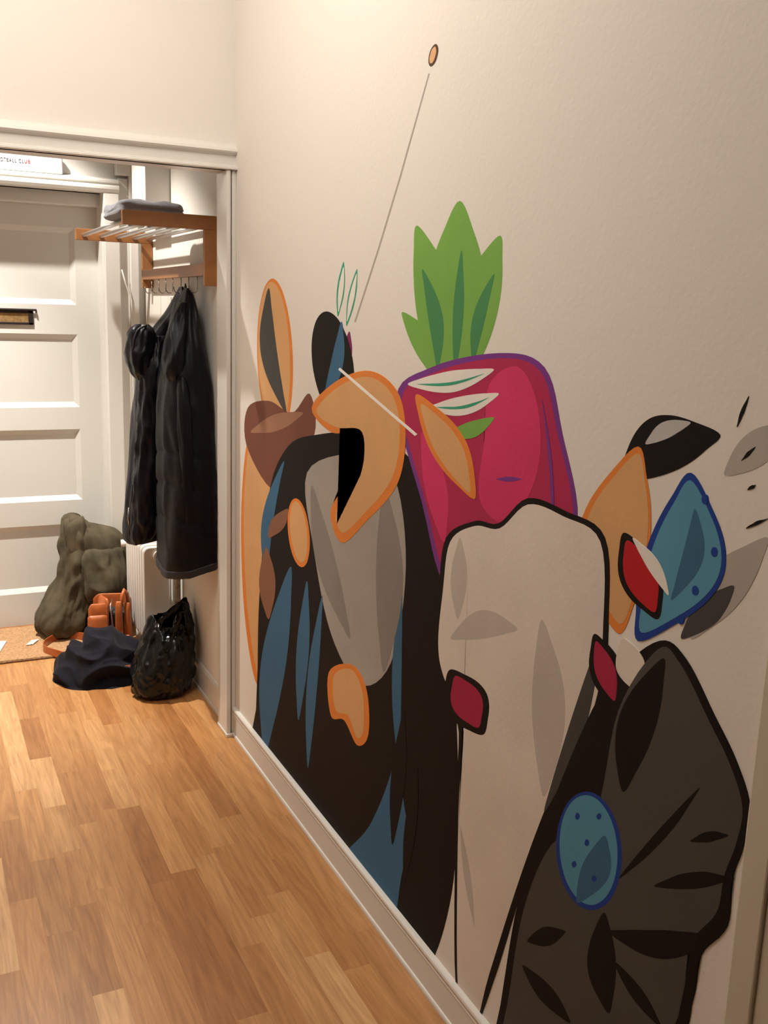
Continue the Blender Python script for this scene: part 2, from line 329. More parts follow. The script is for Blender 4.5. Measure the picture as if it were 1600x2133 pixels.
# ------------------------------------------------------------------ mural (a plain abstract colour composition)
MURAL = [
 ('orange',1,0,[(2.682,1.413),(2.686,1.297),(2.73,1.206),(2.804,1.164),(2.891,1.185),(2.967,1.269),(3.007,1.391),(2.999,1.516),(2.947,1.606),(2.868,1.638),(2.785,1.607),(2.718,1.525)]),
 ('peach',2,0,[(2.706,1.411),(2.709,1.3),(2.748,1.213),(2.815,1.173),(2.893,1.194),(2.96,1.275),(2.997,1.392),(2.991,1.511),(2.946,1.598),(2.876,1.628),(2.801,1.599),(2.739,1.52)]),
 ('orange',1,0,[(3.083,1.144),(3.17,0.883),(3.145,0.544),(3.029,0.31),(2.887,0.292),(2.758,0.408),(2.742,0.737),(2.772,1.005),(2.889,1.161)]),
 ('peach',2,0,[(3.072,1.121),(3.143,0.871),(3.107,0.555),(2.998,0.338),(2.887,0.322),(2.795,0.411),(2.781,0.727),(2.816,0.982),(2.906,1.135)]),
 ('brown',3,0,[(3.104,1.222),(2.891,1.266),(2.684,1.25),(2.544,1.319),(2.503,1.209),(2.711,1.074),(2.875,0.994),(3.118,1.099)]),
 ('tan',4,0,[(3.072,1.145),(2.966,1.156),(2.872,1.169),(2.788,1.187),(2.714,1.208),(2.649,1.233),(2.591,1.26),(2.674,1.254),(2.758,1.243),(2.84,1.228),(2.919,1.206),(2.997,1.178)]),
 ('grey_dark',4,0,[(2.9,1.61),(2.953,1.543),(2.981,1.476),(2.972,1.411),(2.922,1.349),(2.838,1.294),(2.733,1.245),(2.76,1.305),(2.791,1.364),(2.82,1.425),(2.846,1.486),(2.871,1.548)]),
 ('black',3,0,[(2.713,1.147),(2.467,1.214),(2.211,1.246),(1.931,1.232),(1.809,1.091),(1.719,0.9),(1.661,0.704),(1.637,0.493),(1.644,0.305),(1.7,0.119),(1.781,0.006),(2.278,-0.031),(3.013,-0.032),(2.986,0.247),(2.972,0.593),(2.884,0.969)]),
 ('grey',5,0,[(2.553,1.093),(2.208,1.198),(2.001,1.177),(1.92,0.977),(1.979,0.722),(2.154,0.601),(2.352,0.675),(2.487,0.875)]),
 ('grey_mid',6,0,[(2.05,1.145),(2.068,1.065),(2.077,0.985),(2.076,0.906),(2.066,0.829),(2.046,0.755),(2.016,0.684),(1.967,0.781),(1.938,0.867),(1.932,0.945),(1.95,1.015),(1.991,1.081)]),
 ('grey_mid',6,0,[(2.514,1.064),(2.518,0.984),(2.503,0.909),(2.464,0.842),(2.4,0.786),(2.317,0.74),(2.222,0.703),(2.251,0.767),(2.287,0.829),(2.331,0.889),(2.383,0.948),(2.443,1.006)]),
 ('blue',5,0,[(2.745,1.098),(2.832,1.025),(2.903,0.95),(2.947,0.876),(2.957,0.806),(2.937,0.741),(2.896,0.681),(2.876,0.753),(2.858,0.824),(2.836,0.894),(2.808,0.963),(2.776,1.032)]),
 ('blue',5,0,[(2.675,0.785),(2.787,0.658),(2.88,0.528),(2.942,0.4),(2.964,0.28),(2.948,0.17),(2.901,0.072),(2.813,0.219),(2.749,0.351),(2.703,0.472),(2.678,0.582),(2.668,0.686)]),
 ('blue',5,0,[(2.539,0.776),(2.574,0.696),(2.601,0.616),(2.616,0.538),(2.619,0.462),(2.61,0.39),(2.591,0.321),(2.555,0.41),(2.529,0.493),(2.514,0.57),(2.512,0.642),(2.521,0.71)]),
 ('blue',5,0,[(2.42,0.766),(2.465,0.668),(2.502,0.57),(2.525,0.472),(2.532,0.378),(2.525,0.288),(2.506,0.203),(2.479,0.306),(2.459,0.405),(2.443,0.5),(2.431,0.592),(2.423,0.68)]),
 ('blue',5,0,[(1.935,0.915),(1.955,0.837),(1.968,0.759),(1.97,0.683),(1.961,0.61),(1.942,0.541),(1.915,0.476),(1.915,0.552),(1.917,0.627),(1.92,0.701),(1.924,0.773),(1.928,0.845)]),
 ('blue',5,0,[(1.917,0.599),(1.957,0.444),(2.069,0.243),(2.231,0.055),(2.086,0.039),(1.927,0.048),(1.883,0.2),(1.857,0.329),(1.896,0.435)]),
 ('black',6,0,[(1.902,0.629),(1.927,0.563),(1.946,0.497),(1.956,0.433),(1.958,0.372),(1.95,0.315),(1.935,0.262),(1.909,0.335),(1.891,0.403),(1.881,0.465),(1.88,0.523),(1.888,0.578)]),
 ('black',6,0,[(1.824,0.518),(1.846,0.46),(1.863,0.403),(1.874,0.348),(1.878,0.295),(1.875,0.244),(1.867,0.197),(1.844,0.26),(1.827,0.319),(1.817,0.374),(1.813,0.425),(1.816,0.473)]),
 ('black',6,0,[(2.25,1.424),(2.239,1.357),(2.265,1.303),(2.321,1.275),(2.396,1.282),(2.47,1.325),(2.521,1.393),(2.532,1.466),(2.501,1.522),(2.438,1.546),(2.362,1.532),(2.295,1.487)]),
 ('blue',7,0,[(2.328,1.522),(2.353,1.485),(2.375,1.448),(2.395,1.409),(2.415,1.37),(2.432,1.329),(2.447,1.288),(2.387,1.33),(2.341,1.369),(2.314,1.407),(2.304,1.445),(2.31,1.483)]),
 ('orange',7,0,[(2.524,1.281),(2.357,1.367),(2.15,1.409),(1.996,1.373),(1.945,1.28),(1.979,1.158),(2.139,1.039),(2.294,0.947),(2.371,1.023),(2.219,1.147),(2.22,1.245),(2.382,1.231)]),
 ('peach',8,0,[(2.488,1.276),(2.34,1.354),(2.155,1.394),(2.02,1.362),(1.973,1.276),(2.01,1.164),(2.168,1.045),(2.289,0.975),(2.331,1.029),(2.184,1.146),(2.182,1.256),(2.35,1.248)]),
 ('orange',7,0,[(2.527,0.925),(2.522,0.876),(2.54,0.832),(2.577,0.808),(2.625,0.808),(2.67,0.835),(2.699,0.881),(2.705,0.934),(2.684,0.978),(2.645,1.001),(2.597,0.998),(2.554,0.97)]),
 ('peach',8,0,[(2.546,0.923),(2.54,0.879),(2.552,0.842),(2.581,0.821),(2.618,0.823),(2.654,0.848),(2.679,0.889),(2.685,0.935),(2.671,0.973),(2.641,0.993),(2.604,0.989),(2.569,0.963)]),
 ('orange',7,0,[(2.36,0.56),(2.202,0.637),(2.109,0.599),(2.092,0.487),(2.158,0.429),(2.246,0.463),(2.339,0.439)]),
 ('peach',8,0,[(2.325,0.561),(2.211,0.621),(2.135,0.586),(2.122,0.488),(2.162,0.449),(2.221,0.487),(2.306,0.47)]),
 ('brown_dark',7,0,[(2.88,0.828),(2.819,0.851),(2.771,0.872),(2.736,0.894),(2.715,0.915),(2.706,0.936),(2.707,0.957),(2.763,0.938),(2.811,0.917),(2.847,0.896),(2.87,0.874),(2.881,0.851)]),
 ('brown_dark',7,0,[(2.903,0.791),(2.942,0.741),(2.965,0.694),(2.971,0.651),(2.956,0.614),(2.922,0.583),(2.874,0.557),(2.836,0.609),(2.814,0.656),(2.81,0.697),(2.824,0.732),(2.856,0.763)]),
 ('teal',2,0,[(2.325,1.671),(2.343,1.649),(2.356,1.627),(2.364,1.604),(2.366,1.581),(2.363,1.557),(2.354,1.534),(2.336,1.557),(2.322,1.579),(2.315,1.602),(2.313,1.625),(2.316,1.648)]),
 ('wall_pale',3,0,[(2.324,1.658),(2.337,1.64),(2.347,1.622),(2.353,1.603),(2.356,1.584),(2.355,1.565),(2.351,1.546),(2.338,1.565),(2.329,1.583),(2.322,1.602),(2.319,1.62),(2.32,1.639)]),
 ('teal',2,0,[(2.24,1.651),(2.262,1.63),(2.279,1.607),(2.292,1.584),(2.298,1.56),(2.3,1.536),(2.297,1.511),(2.274,1.534),(2.257,1.557),(2.245,1.581),(2.238,1.604),(2.237,1.628)]),
 ('wall_pale',3,0,[(2.242,1.64),(2.259,1.622),(2.272,1.603),(2.283,1.583),(2.29,1.563),(2.293,1.543),(2.294,1.523),(2.277,1.542),(2.264,1.562),(2.253,1.581),(2.247,1.601),(2.243,1.62)]),
 ('plum',2,0,[(2.278,1.499),(2.3,1.479),(2.317,1.459),(2.326,1.439),(2.327,1.418),(2.32,1.397),(2.307,1.377),(2.284,1.398),(2.268,1.419),(2.259,1.439),(2.258,1.459),(2.265,1.479)]),
 ('green',2,0,[(1.822,1.413),(1.771,1.473),(1.743,1.529),(1.744,1.58),(1.777,1.631),(1.84,1.681),(1.931,1.735),(1.94,1.68),(1.936,1.625),(1.923,1.57),(1.899,1.516),(1.866,1.463)]),
 ('green',2,0,[(1.74,1.41),(1.681,1.474),(1.646,1.533),(1.635,1.591),(1.65,1.649),(1.688,1.708),(1.749,1.771),(1.81,1.717),(1.851,1.658),(1.865,1.596),(1.849,1.532),(1.805,1.469)]),
 ('green',2,0,[(1.666,1.434),(1.627,1.479),(1.6,1.523),(1.584,1.565),(1.577,1.608),(1.58,1.652),(1.592,1.696),(1.656,1.662),(1.706,1.623),(1.733,1.579),(1.733,1.532),(1.709,1.483)]),
 ('green',2,0,[(1.834,1.422),(1.823,1.453),(1.824,1.48),(1.84,1.503),(1.872,1.522),(1.922,1.538),(1.986,1.551),(1.973,1.525),(1.954,1.502),(1.93,1.479),(1.902,1.458),(1.87,1.439)]),
 ('green_deep',3,0,[(1.81,1.434),(1.795,1.472),(1.79,1.508),(1.797,1.543),(1.818,1.576),(1.852,1.61),(1.897,1.643),(1.886,1.608),(1.873,1.572),(1.859,1.537),(1.844,1.502),(1.828,1.468)]),
 ('green_deep',3,0,[(1.736,1.429),(1.724,1.472),(1.716,1.513),(1.713,1.554),(1.715,1.595),(1.722,1.636),(1.732,1.676),(1.744,1.637),(1.752,1.596),(1.755,1.555),(1.753,1.513),(1.747,1.471)]),
 ('green_deep',3,0,[(1.667,1.453),(1.653,1.483),(1.641,1.513),(1.63,1.542),(1.621,1.571),(1.612,1.599),(1.605,1.627),(1.636,1.602),(1.66,1.575),(1.676,1.546),(1.682,1.516),(1.678,1.485)]),
 ('violet',3,0,[(2.0,1.356),(1.835,1.438),(1.573,1.481),(1.423,1.464),(1.357,1.354),(1.298,1.214),(1.359,1.097),(1.558,1.0),(1.741,0.985),(1.853,1.136)]),
 ('magenta',4,0,[(1.974,1.35),(1.824,1.427),(1.576,1.471),(1.435,1.456),(1.371,1.352),(1.311,1.216),(1.371,1.102),(1.559,1.011),(1.728,0.999),(1.836,1.14)]),
 ('pink',5,0,[(1.601,1.42),(1.505,1.459),(1.434,1.391),(1.424,1.276),(1.506,1.166),(1.614,1.192),(1.608,1.317)]),
 ('pink',5,0,[(1.867,1.295),(1.867,1.252),(1.859,1.211),(1.843,1.172),(1.819,1.136),(1.788,1.103),(1.749,1.073),(1.738,1.118),(1.737,1.16),(1.749,1.198),(1.775,1.233),(1.815,1.264)]),
 ('violet',6,0,[(1.558,1.242),(1.543,1.242),(1.528,1.243),(1.513,1.245),(1.499,1.248),(1.485,1.252),(1.471,1.257),(1.485,1.257),(1.5,1.256),(1.514,1.254),(1.529,1.251),(1.544,1.247)]),
 ('violet',6,0,[(1.424,1.409),(1.409,1.364),(1.396,1.319),(1.384,1.274),(1.376,1.229),(1.369,1.182),(1.363,1.135),(1.364,1.183),(1.367,1.23),(1.375,1.276),(1.387,1.321),(1.404,1.365)]),
 ('wall_pale',6,0,[(1.944,1.393),(1.869,1.387),(1.8,1.387),(1.738,1.393),(1.682,1.407),(1.632,1.426),(1.587,1.449),(1.641,1.447),(1.698,1.442),(1.756,1.435),(1.817,1.424),(1.879,1.411)]),
 ('wall_pale',6,0,[(1.849,1.349),(1.789,1.345),(1.733,1.345),(1.684,1.352),(1.64,1.365),(1.601,1.383),(1.565,1.405),(1.61,1.402),(1.656,1.396),(1.702,1.388),(1.75,1.378),(1.799,1.365)]),
 ('teal',7,0,[(1.898,1.397),(1.844,1.398),(1.793,1.401),(1.745,1.407),(1.701,1.416),(1.66,1.427),(1.621,1.439),(1.661,1.43),(1.703,1.421),(1.748,1.413),(1.795,1.407),(1.846,1.402)]),
 ('teal',7,0,[(1.807,1.355),(1.766,1.356),(1.728,1.359),(1.692,1.364),(1.659,1.372),(1.628,1.383),(1.599,1.395),(1.629,1.386),(1.661,1.378),(1.695,1.37),(1.73,1.364),(1.768,1.36)]),
 ('green',6,0,[(1.76,1.303),(1.718,1.302),(1.68,1.304),(1.647,1.311),(1.62,1.323),(1.597,1.339),(1.577,1.358),(1.609,1.354),(1.64,1.347),(1.671,1.339),(1.701,1.329),(1.731,1.317)]),
 ('orange',8,0,[(1.901,1.374),(1.884,1.328),(1.855,1.288),(1.815,1.253),(1.762,1.225),(1.701,1.204),(1.632,1.189),(1.637,1.234),(1.655,1.274),(1.688,1.307),(1.74,1.334),(1.81,1.356)]),
 ('peach',9,0,[(1.876,1.355),(1.858,1.319),(1.831,1.286),(1.797,1.258),(1.754,1.234),(1.706,1.214),(1.652,1.199),(1.659,1.236),(1.675,1.269),(1.704,1.297),(1.747,1.32),(1.805,1.339)]),
 ('black',7,0,[(1.771,0.839),(1.761,0.963),(1.74,1.085),(1.628,1.145),(1.54,1.159),(1.449,1.225),(1.331,1.224),(1.222,1.202),(1.197,1.063),(1.203,0.91),(1.299,0.705),(1.376,0.497),(1.46,0.219),(1.529,0.053),(1.606,0.104),(1.643,0.49),(1.653,0.707),(1.742,0.761)]),
 ('bone',8,0,[(1.752,0.846),(1.742,0.968),(1.721,1.081),(1.627,1.135),(1.535,1.15),(1.446,1.214),(1.336,1.214),(1.233,1.193),(1.209,1.059),(1.216,0.908),(1.314,0.703),(1.392,0.493),(1.478,0.218),(1.528,0.042),(1.595,0.1),(1.631,0.496),(1.632,0.716),(1.72,0.778)]),
 ('stone',9,0,[(1.379,1.015),(1.391,0.955),(1.394,0.896),(1.391,0.839),(1.379,0.785),(1.361,0.734),(1.335,0.688),(1.307,0.759),(1.292,0.823),(1.292,0.879),(1.307,0.929),(1.337,0.973)]),
 ('stone',9,0,[(1.7,0.874),(1.652,0.887),(1.607,0.902),(1.565,0.918),(1.526,0.935),(1.488,0.953),(1.453,0.973),(1.499,0.981),(1.543,0.981),(1.586,0.971),(1.626,0.949),(1.664,0.916)]),
 ('stone',9,0,[(1.621,0.479),(1.615,0.442),(1.606,0.407),(1.595,0.374),(1.58,0.343),(1.562,0.314),(1.543,0.287),(1.549,0.324),(1.557,0.358),(1.569,0.391),(1.583,0.422),(1.601,0.451)]),
 ('stone',9,0,[(1.681,1.099),(1.697,1.066),(1.708,1.034),(1.711,1.004),(1.706,0.975),(1.693,0.949),(1.674,0.925),(1.657,0.959),(1.648,0.991),(1.645,1.02),(1.65,1.048),(1.662,1.074)]),
 ('grey_dark',9,0,[(1.216,1.032),(1.237,0.975),(1.257,0.916),(1.277,0.854),(1.296,0.792),(1.315,0.727),(1.331,0.66),(1.29,0.733),(1.257,0.801),(1.234,0.863),(1.221,0.922),(1.215,0.978)]),
 ('black',9,0,[(1.697,0.805),(1.715,0.761),(1.717,0.727),(1.701,0.706),(1.665,0.698),(1.614,0.703),(1.551,0.718),(1.537,0.759),(1.536,0.79),(1.55,0.81),(1.582,0.819),(1.631,0.817)]),
 ('magenta_deep',10,0,[(1.672,0.8),(1.685,0.768),(1.687,0.743),(1.676,0.726),(1.652,0.718),(1.616,0.718),(1.571,0.725),(1.56,0.756),(1.558,0.78),(1.568,0.796),(1.591,0.804),(1.625,0.805)]),
 ('black',10,0,[(1.23,0.882),(1.162,0.993),(1.076,1.074),(1.018,1.065),(0.952,1.003),(0.904,0.955),(0.872,0.902),(0.875,0.839),(0.887,0.784),(0.887,0.708),(0.928,0.634),(0.934,0.557),(0.967,0.448),(1.182,0.199),(1.437,-0.002),(1.424,0.223),(1.394,0.435),(1.335,0.62)]),
 ('charcoal',11,0,[(1.154,0.929),(1.077,1.06),(1.026,1.053),(0.961,0.992),(0.915,0.947),(0.884,0.896),(0.887,0.84),(0.902,0.779),(0.908,0.718),(0.95,0.639),(0.954,0.551),(0.988,0.444),(1.183,0.208),(1.412,0.03),(1.401,0.239),(1.372,0.438),(1.303,0.608),(1.191,0.723)]),
 ('black',12,0,[(1.062,1.051),(1.102,1.008),(1.133,0.963),(1.151,0.919),(1.155,0.876),(1.146,0.836),(1.125,0.8),(1.099,0.848),(1.079,0.893),(1.066,0.935),(1.059,0.975),(1.058,1.014)]),
 ('black',12,0,[(0.964,0.886),(0.99,0.851),(1.015,0.814),(1.041,0.775),(1.067,0.734),(1.093,0.692),(1.118,0.648),(1.082,0.691),(1.05,0.733),(1.023,0.773),(1.0,0.811),(0.981,0.849)]),
 ('black',12,0,[(0.902,0.843),(0.915,0.84),(0.927,0.836),(0.939,0.829),(0.951,0.82),(0.961,0.809),(0.972,0.796),(0.959,0.801),(0.946,0.808),(0.934,0.815),(0.923,0.824),(0.912,0.833)]),
 ('black',12,0,[(0.885,0.785),(0.91,0.777),(0.935,0.767),(0.96,0.752),(0.985,0.734),(1.01,0.711),(1.036,0.684),(1.007,0.697),(0.98,0.712),(0.954,0.728),(0.929,0.746),(0.907,0.765)]),
 ('black',12,0,[(0.898,0.685),(0.933,0.668),(0.968,0.648),(1.006,0.626),(1.045,0.601),(1.087,0.574),(1.13,0.543),(1.085,0.547),(1.042,0.558),(1.002,0.578),(0.965,0.607),(0.931,0.644)]),
 ('black',12,0,[(1.146,0.569),(1.166,0.524),(1.177,0.483),(1.177,0.449),(1.166,0.425),(1.143,0.409),(1.112,0.399),(1.105,0.437),(1.103,0.471),(1.106,0.501),(1.114,0.527),(1.127,0.55)]),
 ('black',12,0,[(1.355,0.377),(1.33,0.386),(1.308,0.397),(1.288,0.411),(1.271,0.428),(1.256,0.448),(1.243,0.47),(1.265,0.462),(1.286,0.452),(1.306,0.439),(1.324,0.421),(1.34,0.401)]),
 ('black',12,0,[(1.365,0.318),(1.347,0.303),(1.326,0.293),(1.302,0.288),(1.274,0.29),(1.243,0.296),(1.209,0.307),(1.225,0.321),(1.244,0.331),(1.267,0.336),(1.295,0.335),(1.328,0.329)]),
 ('black',12,0,[(1.112,0.5),(1.097,0.486),(1.079,0.475),(1.06,0.467),(1.038,0.463),(1.015,0.462),(0.99,0.464),(1.004,0.477),(1.02,0.488),(1.039,0.496),(1.06,0.5),(1.085,0.502)]),
 ('blue_edge',12,0,[(1.117,0.704),(1.116,0.65),(1.136,0.596),(1.174,0.556),(1.219,0.541),(1.261,0.557),(1.286,0.602),(1.285,0.661),(1.261,0.717),(1.221,0.754),(1.176,0.764),(1.139,0.745)]),
 ('sky',13,0,[(1.127,0.699),(1.126,0.649),(1.144,0.6),(1.177,0.564),(1.217,0.552),(1.254,0.568),(1.276,0.609),(1.277,0.664),(1.256,0.715),(1.22,0.748),(1.181,0.756),(1.147,0.738)]),
 ('blue',14,0,[(1.16,0.704),(1.182,0.675),(1.199,0.647),(1.212,0.619),(1.218,0.593),(1.22,0.568),(1.216,0.544),(1.181,0.58),(1.156,0.611),(1.141,0.639),(1.138,0.663),(1.145,0.685)]),
 ('blue_edge',15,0,[(1.228,0.704),(1.23,0.699),(1.234,0.694),(1.239,0.694),(1.241,0.697),(1.24,0.702),(1.236,0.707),(1.231,0.707)]),
 ('blue_edge',15,0,[(1.198,0.67),(1.199,0.665),(1.203,0.661),(1.208,0.66),(1.21,0.663),(1.209,0.669),(1.205,0.673),(1.2,0.673)]),
 ('blue_edge',15,0,[(1.173,0.733),(1.174,0.728),(1.178,0.724),(1.182,0.723),(1.185,0.726),(1.183,0.731),(1.179,0.735),(1.175,0.736)]),
 ('blue_edge',15,0,[(1.227,0.612),(1.229,0.607),(1.233,0.603),(1.238,0.602),(1.24,0.605),(1.239,0.61),(1.234,0.615),(1.23,0.616)]),
 ('blue_edge',15,0,[(1.171,0.617),(1.173,0.612),(1.177,0.608),(1.181,0.607),(1.184,0.61),(1.182,0.615),(1.178,0.62),(1.174,0.62)]),
 ('black',4,0,[(1.2,1.301),(1.153,1.309),(1.113,1.321),(1.077,1.336),(1.046,1.354),(1.02,1.375),(0.997,1.399),(1.05,1.411),(1.097,1.415),(1.138,1.407),(1.168,1.384),(1.188,1.348)]),
 ('grey_light',5,0,[(1.146,1.366),(1.127,1.37),(1.11,1.376),(1.094,1.383),(1.08,1.391),(1.067,1.399),(1.055,1.409),(1.076,1.41),(1.095,1.408),(1.112,1.403),(1.126,1.394),(1.137,1.381)]),
 ('orange',4,0,[(1.162,1.36),(1.227,1.305),(1.274,1.247),(1.293,1.191),(1.278,1.139),(1.234,1.093),(1.169,1.055),(1.14,1.114),(1.123,1.168),(1.117,1.219),(1.121,1.267),(1.136,1.314)]),
 ('peach',5,0,[(1.161,1.349),(1.218,1.299),(1.26,1.247),(1.277,1.196),(1.264,1.149),(1.225,1.107),(1.168,1.072),(1.143,1.125),(1.128,1.173),(1.123,1.22),(1.126,1.264),(1.139,1.307)]),
 ('blue_edge',6,0,[(1.045,1.338),(1.08,1.295),(1.106,1.25),(1.124,1.203),(1.134,1.155),(1.134,1.106),(1.123,1.058),(1.042,1.113),(0.988,1.162),(0.963,1.206),(0.967,1.249),(0.995,1.292)]),
 ('sky',7,0,[(1.044,1.327),(1.073,1.288),(1.095,1.248),(1.111,1.205),(1.12,1.162),(1.123,1.118),(1.116,1.074),(1.043,1.123),(0.994,1.167),(0.971,1.207),(0.974,1.246),(0.999,1.286)]),
 ('blue',8,0,[(1.029,1.288),(1.035,1.265),(1.04,1.241),(1.045,1.217),(1.05,1.193),(1.055,1.168),(1.059,1.143),(1.033,1.17),(1.014,1.195),(1.004,1.219),(1.004,1.242),(1.013,1.265)]),
 ('black',9,0,[(1.178,1.22),(1.185,1.188),(1.184,1.16),(1.173,1.138),(1.151,1.121),(1.12,1.111),(1.083,1.106),(1.077,1.137),(1.079,1.163),(1.089,1.184),(1.11,1.2),(1.139,1.212)]),
 ('red',10,0,[(1.168,1.21),(1.173,1.184),(1.171,1.162),(1.161,1.143),(1.144,1.13),(1.12,1.12),(1.091,1.115),(1.087,1.14),(1.089,1.161),(1.097,1.179),(1.114,1.192),(1.137,1.202)]),
 ('wall_pale',11,0,[(1.155,1.217),(1.143,1.203),(1.129,1.19),(1.115,1.178),(1.099,1.167),(1.082,1.157),(1.065,1.149),(1.071,1.166),(1.08,1.181),(1.093,1.194),(1.11,1.204),(1.131,1.211)]),
 ('blue_edge',9,0,[(1.006,1.306),(1.007,1.301),(1.011,1.298),(1.016,1.3),(1.018,1.304),(1.017,1.309),(1.013,1.312),(1.008,1.311)]),
 ('blue_edge',9,0,[(0.978,1.236),(0.979,1.231),(0.983,1.228),(0.987,1.229),(0.99,1.233),(0.989,1.239),(0.985,1.242),(0.98,1.241)]),
 ('blue_edge',9,0,[(1.029,1.122),(1.03,1.117),(1.034,1.113),(1.04,1.114),(1.042,1.118),(1.041,1.124),(1.036,1.128),(1.031,1.127)]),
 ('blue_edge',9,0,[(1.006,1.173),(1.007,1.167),(1.012,1.164),(1.017,1.165),(1.019,1.169),(1.018,1.175),(1.014,1.178),(1.009,1.177)]),
 ('smoke',3,0,[(1.013,1.098),(0.976,1.127),(0.947,1.155),(0.925,1.184),(0.91,1.214),(0.9,1.244),(0.895,1.276),(0.933,1.255),(0.967,1.232),(0.992,1.204),(1.008,1.172),(1.014,1.136)]),
 ('smoke',3,0,[(0.981,1.345),(0.952,1.352),(0.929,1.362),(0.911,1.374),(0.898,1.39),(0.89,1.408),(0.885,1.429),(0.911,1.423),(0.934,1.415),(0.952,1.403),(0.966,1.387),(0.976,1.367)]),
 ('grey_dark',4,0,[(1.032,1.092),(1.005,1.106),(0.983,1.122),(0.966,1.138),(0.954,1.157),(0.946,1.176),(0.943,1.197),(0.967,1.185),(0.988,1.171),(1.005,1.155),(1.018,1.136),(1.027,1.115)]),
 ('black',5,0,[(0.968,1.413),(0.964,1.42),(0.961,1.427),(0.958,1.434),(0.956,1.441),(0.954,1.449),(0.953,1.456),(0.957,1.449),(0.961,1.442),(0.964,1.435),(0.966,1.428),(0.967,1.42)]),
 ('black',5,0,[(0.954,1.369),(0.949,1.372),(0.944,1.375),(0.94,1.379),(0.937,1.383),(0.934,1.387),(0.932,1.391),(0.937,1.388),(0.941,1.385),(0.945,1.382),(0.948,1.378),(0.951,1.373)]),
 ('black',5,0,[(0.933,1.28),(0.926,1.283),(0.92,1.286),(0.914,1.289),(0.908,1.293),(0.903,1.297),(0.898,1.301),(0.905,1.298),(0.911,1.296),(0.917,1.293),(0.922,1.289),(0.928,1.285)]),
 ('black',5,0,[(0.938,1.332),(0.934,1.333),(0.932,1.334),(0.929,1.335),(0.927,1.337),(0.926,1.339),(0.925,1.341),(0.928,1.34),(0.93,1.34),(0.933,1.338),(0.935,1.337),(0.936,1.335)]),
 ('bone',10,0,[(1.157,1.051),(1.167,1.029),(1.17,1.011),(1.167,0.996),(1.155,0.986),(1.137,0.98),(1.113,0.978),(1.104,1.0),(1.101,1.017),(1.104,1.031),(1.115,1.041),(1.133,1.048)]),
 ('black',9,0,[(1.229,1.036),(1.236,1.007),(1.237,0.981),(1.228,0.96),(1.211,0.945),(1.185,0.935),(1.154,0.929),(1.147,0.958),(1.147,0.983),(1.155,1.003),(1.172,1.018),(1.196,1.029)]),
 ('magenta_deep',10,0,[(1.223,1.025),(1.226,1.004),(1.224,0.985),(1.217,0.969),(1.204,0.957),(1.187,0.948),(1.165,0.942),(1.162,0.963),(1.164,0.981),(1.17,0.996),(1.183,1.009),(1.2,1.018)]),
 ('ink_brown',2,0,[(1.867,2.062),(1.874,2.053),(1.885,2.048),(1.895,2.048),(1.903,2.054),(1.906,2.063),(1.903,2.074),(1.896,2.082),(1.885,2.087),(1.875,2.087),(1.867,2.081),(1.864,2.072)]),
 ('gold',3,0,[(1.876,2.065),(1.881,2.058),(1.888,2.054),(1.895,2.054),(1.899,2.057),(1.901,2.064),(1.898,2.072),(1.893,2.079),(1.886,2.082),(1.879,2.083),(1.875,2.079),(1.873,2.072)]),
 ('line_grey',2,1,[(1.903,2.037),(1.898,2.035),(2.016,1.842),(2.117,1.692),(2.241,1.522),(2.249,1.523),(2.125,1.693),(2.023,1.844)]),
 ('wall_white',9,1,[(2.34,1.399),(2.331,1.405),(1.889,1.287),(1.898,1.282)]),
]

PAINT = {'black': (0.009, 0.0065, 0.006), 'charcoal': (0.085, 0.078, 0.070), 'grey': (0.40, 0.37, 0.34), 'grey_mid': (0.27, 0.25, 0.23), 'grey_dark': (0.07, 0.068, 0.066), 'grey_light': (0.55, 0.54, 0.53),
         'blue': (0.050, 0.15, 0.27), 'blue_edge': (0.018, 0.055, 0.30), 'sky': (0.105, 0.32, 0.47), 'bone': (0.76, 0.69, 0.62), 'stone': (0.55, 0.505, 0.45), 'brown': (0.20, 0.075, 0.05), 'brown_dark': (0.26, 0.12, 0.07),
         'tan': (0.36, 0.18, 0.11), 'peach': (0.70, 0.40, 0.18), 'orange': (0.78, 0.25, 0.05), 'green': (0.20, 0.43, 0.085), 'green_deep': (0.07, 0.26, 0.10), 'teal': (0.05, 0.36, 0.22), 'magenta': (0.45, 0.030, 0.10),
         'magenta_deep': (0.42, 0.025, 0.075), 'pink': (0.66, 0.045, 0.155), 'violet': (0.20, 0.045, 0.27), 'plum': (0.22, 0.025, 0.12), 'red': (0.50, 0.018, 0.025), 'wall_pale': (0.83, 0.80, 0.75), 'wall_white': (0.9, 0.88, 0.85),
         'smoke': (0.46, 0.43, 0.39), 'gold': (0.72, 0.42, 0.22), 'ink_brown': (0.10, 0.06, 0.04), 'line_grey': (0.42, 0.38, 0.34)}
PMAT = {k: mat('paint_' + k, c, 0.66, spec=0.14, bump=0.25, bscale=90, var=0.05, vscale=6) for k, c in PAINT.items()}
mural = tag(empty('mural', (WX, 2.0, 1.0)), 'large colourful mural painted along the cream hallway wall', 'mural')
for rank, (col, layer, corner, pts) in enumerate(sorted(MURAL, key=lambda q: q[1])):
    P = np.array(pts) if corner else crom(pts, 6, closed=True)
    xf = WX - 0.0001 - 0.00002 * rank; bm = bmesh.new()
    A = [bm.verts.new((xf - WX, y - 2.0, z - 1.0)) for y, z in P]; B = [bm.verts.new((-0.00004, y - 2.0, z - 1.0)) for y, z in P]; n = len(A)
    f = bm.faces.new(A)
    for k in range(n): bm.faces.new((A[k], A[(k + 1) % n], B[(k + 1) % n], B[k]))
    bmesh.ops.triangulate(bm, faces=[f])
    obj('painted_shape', bm, PMAT[col], mural)

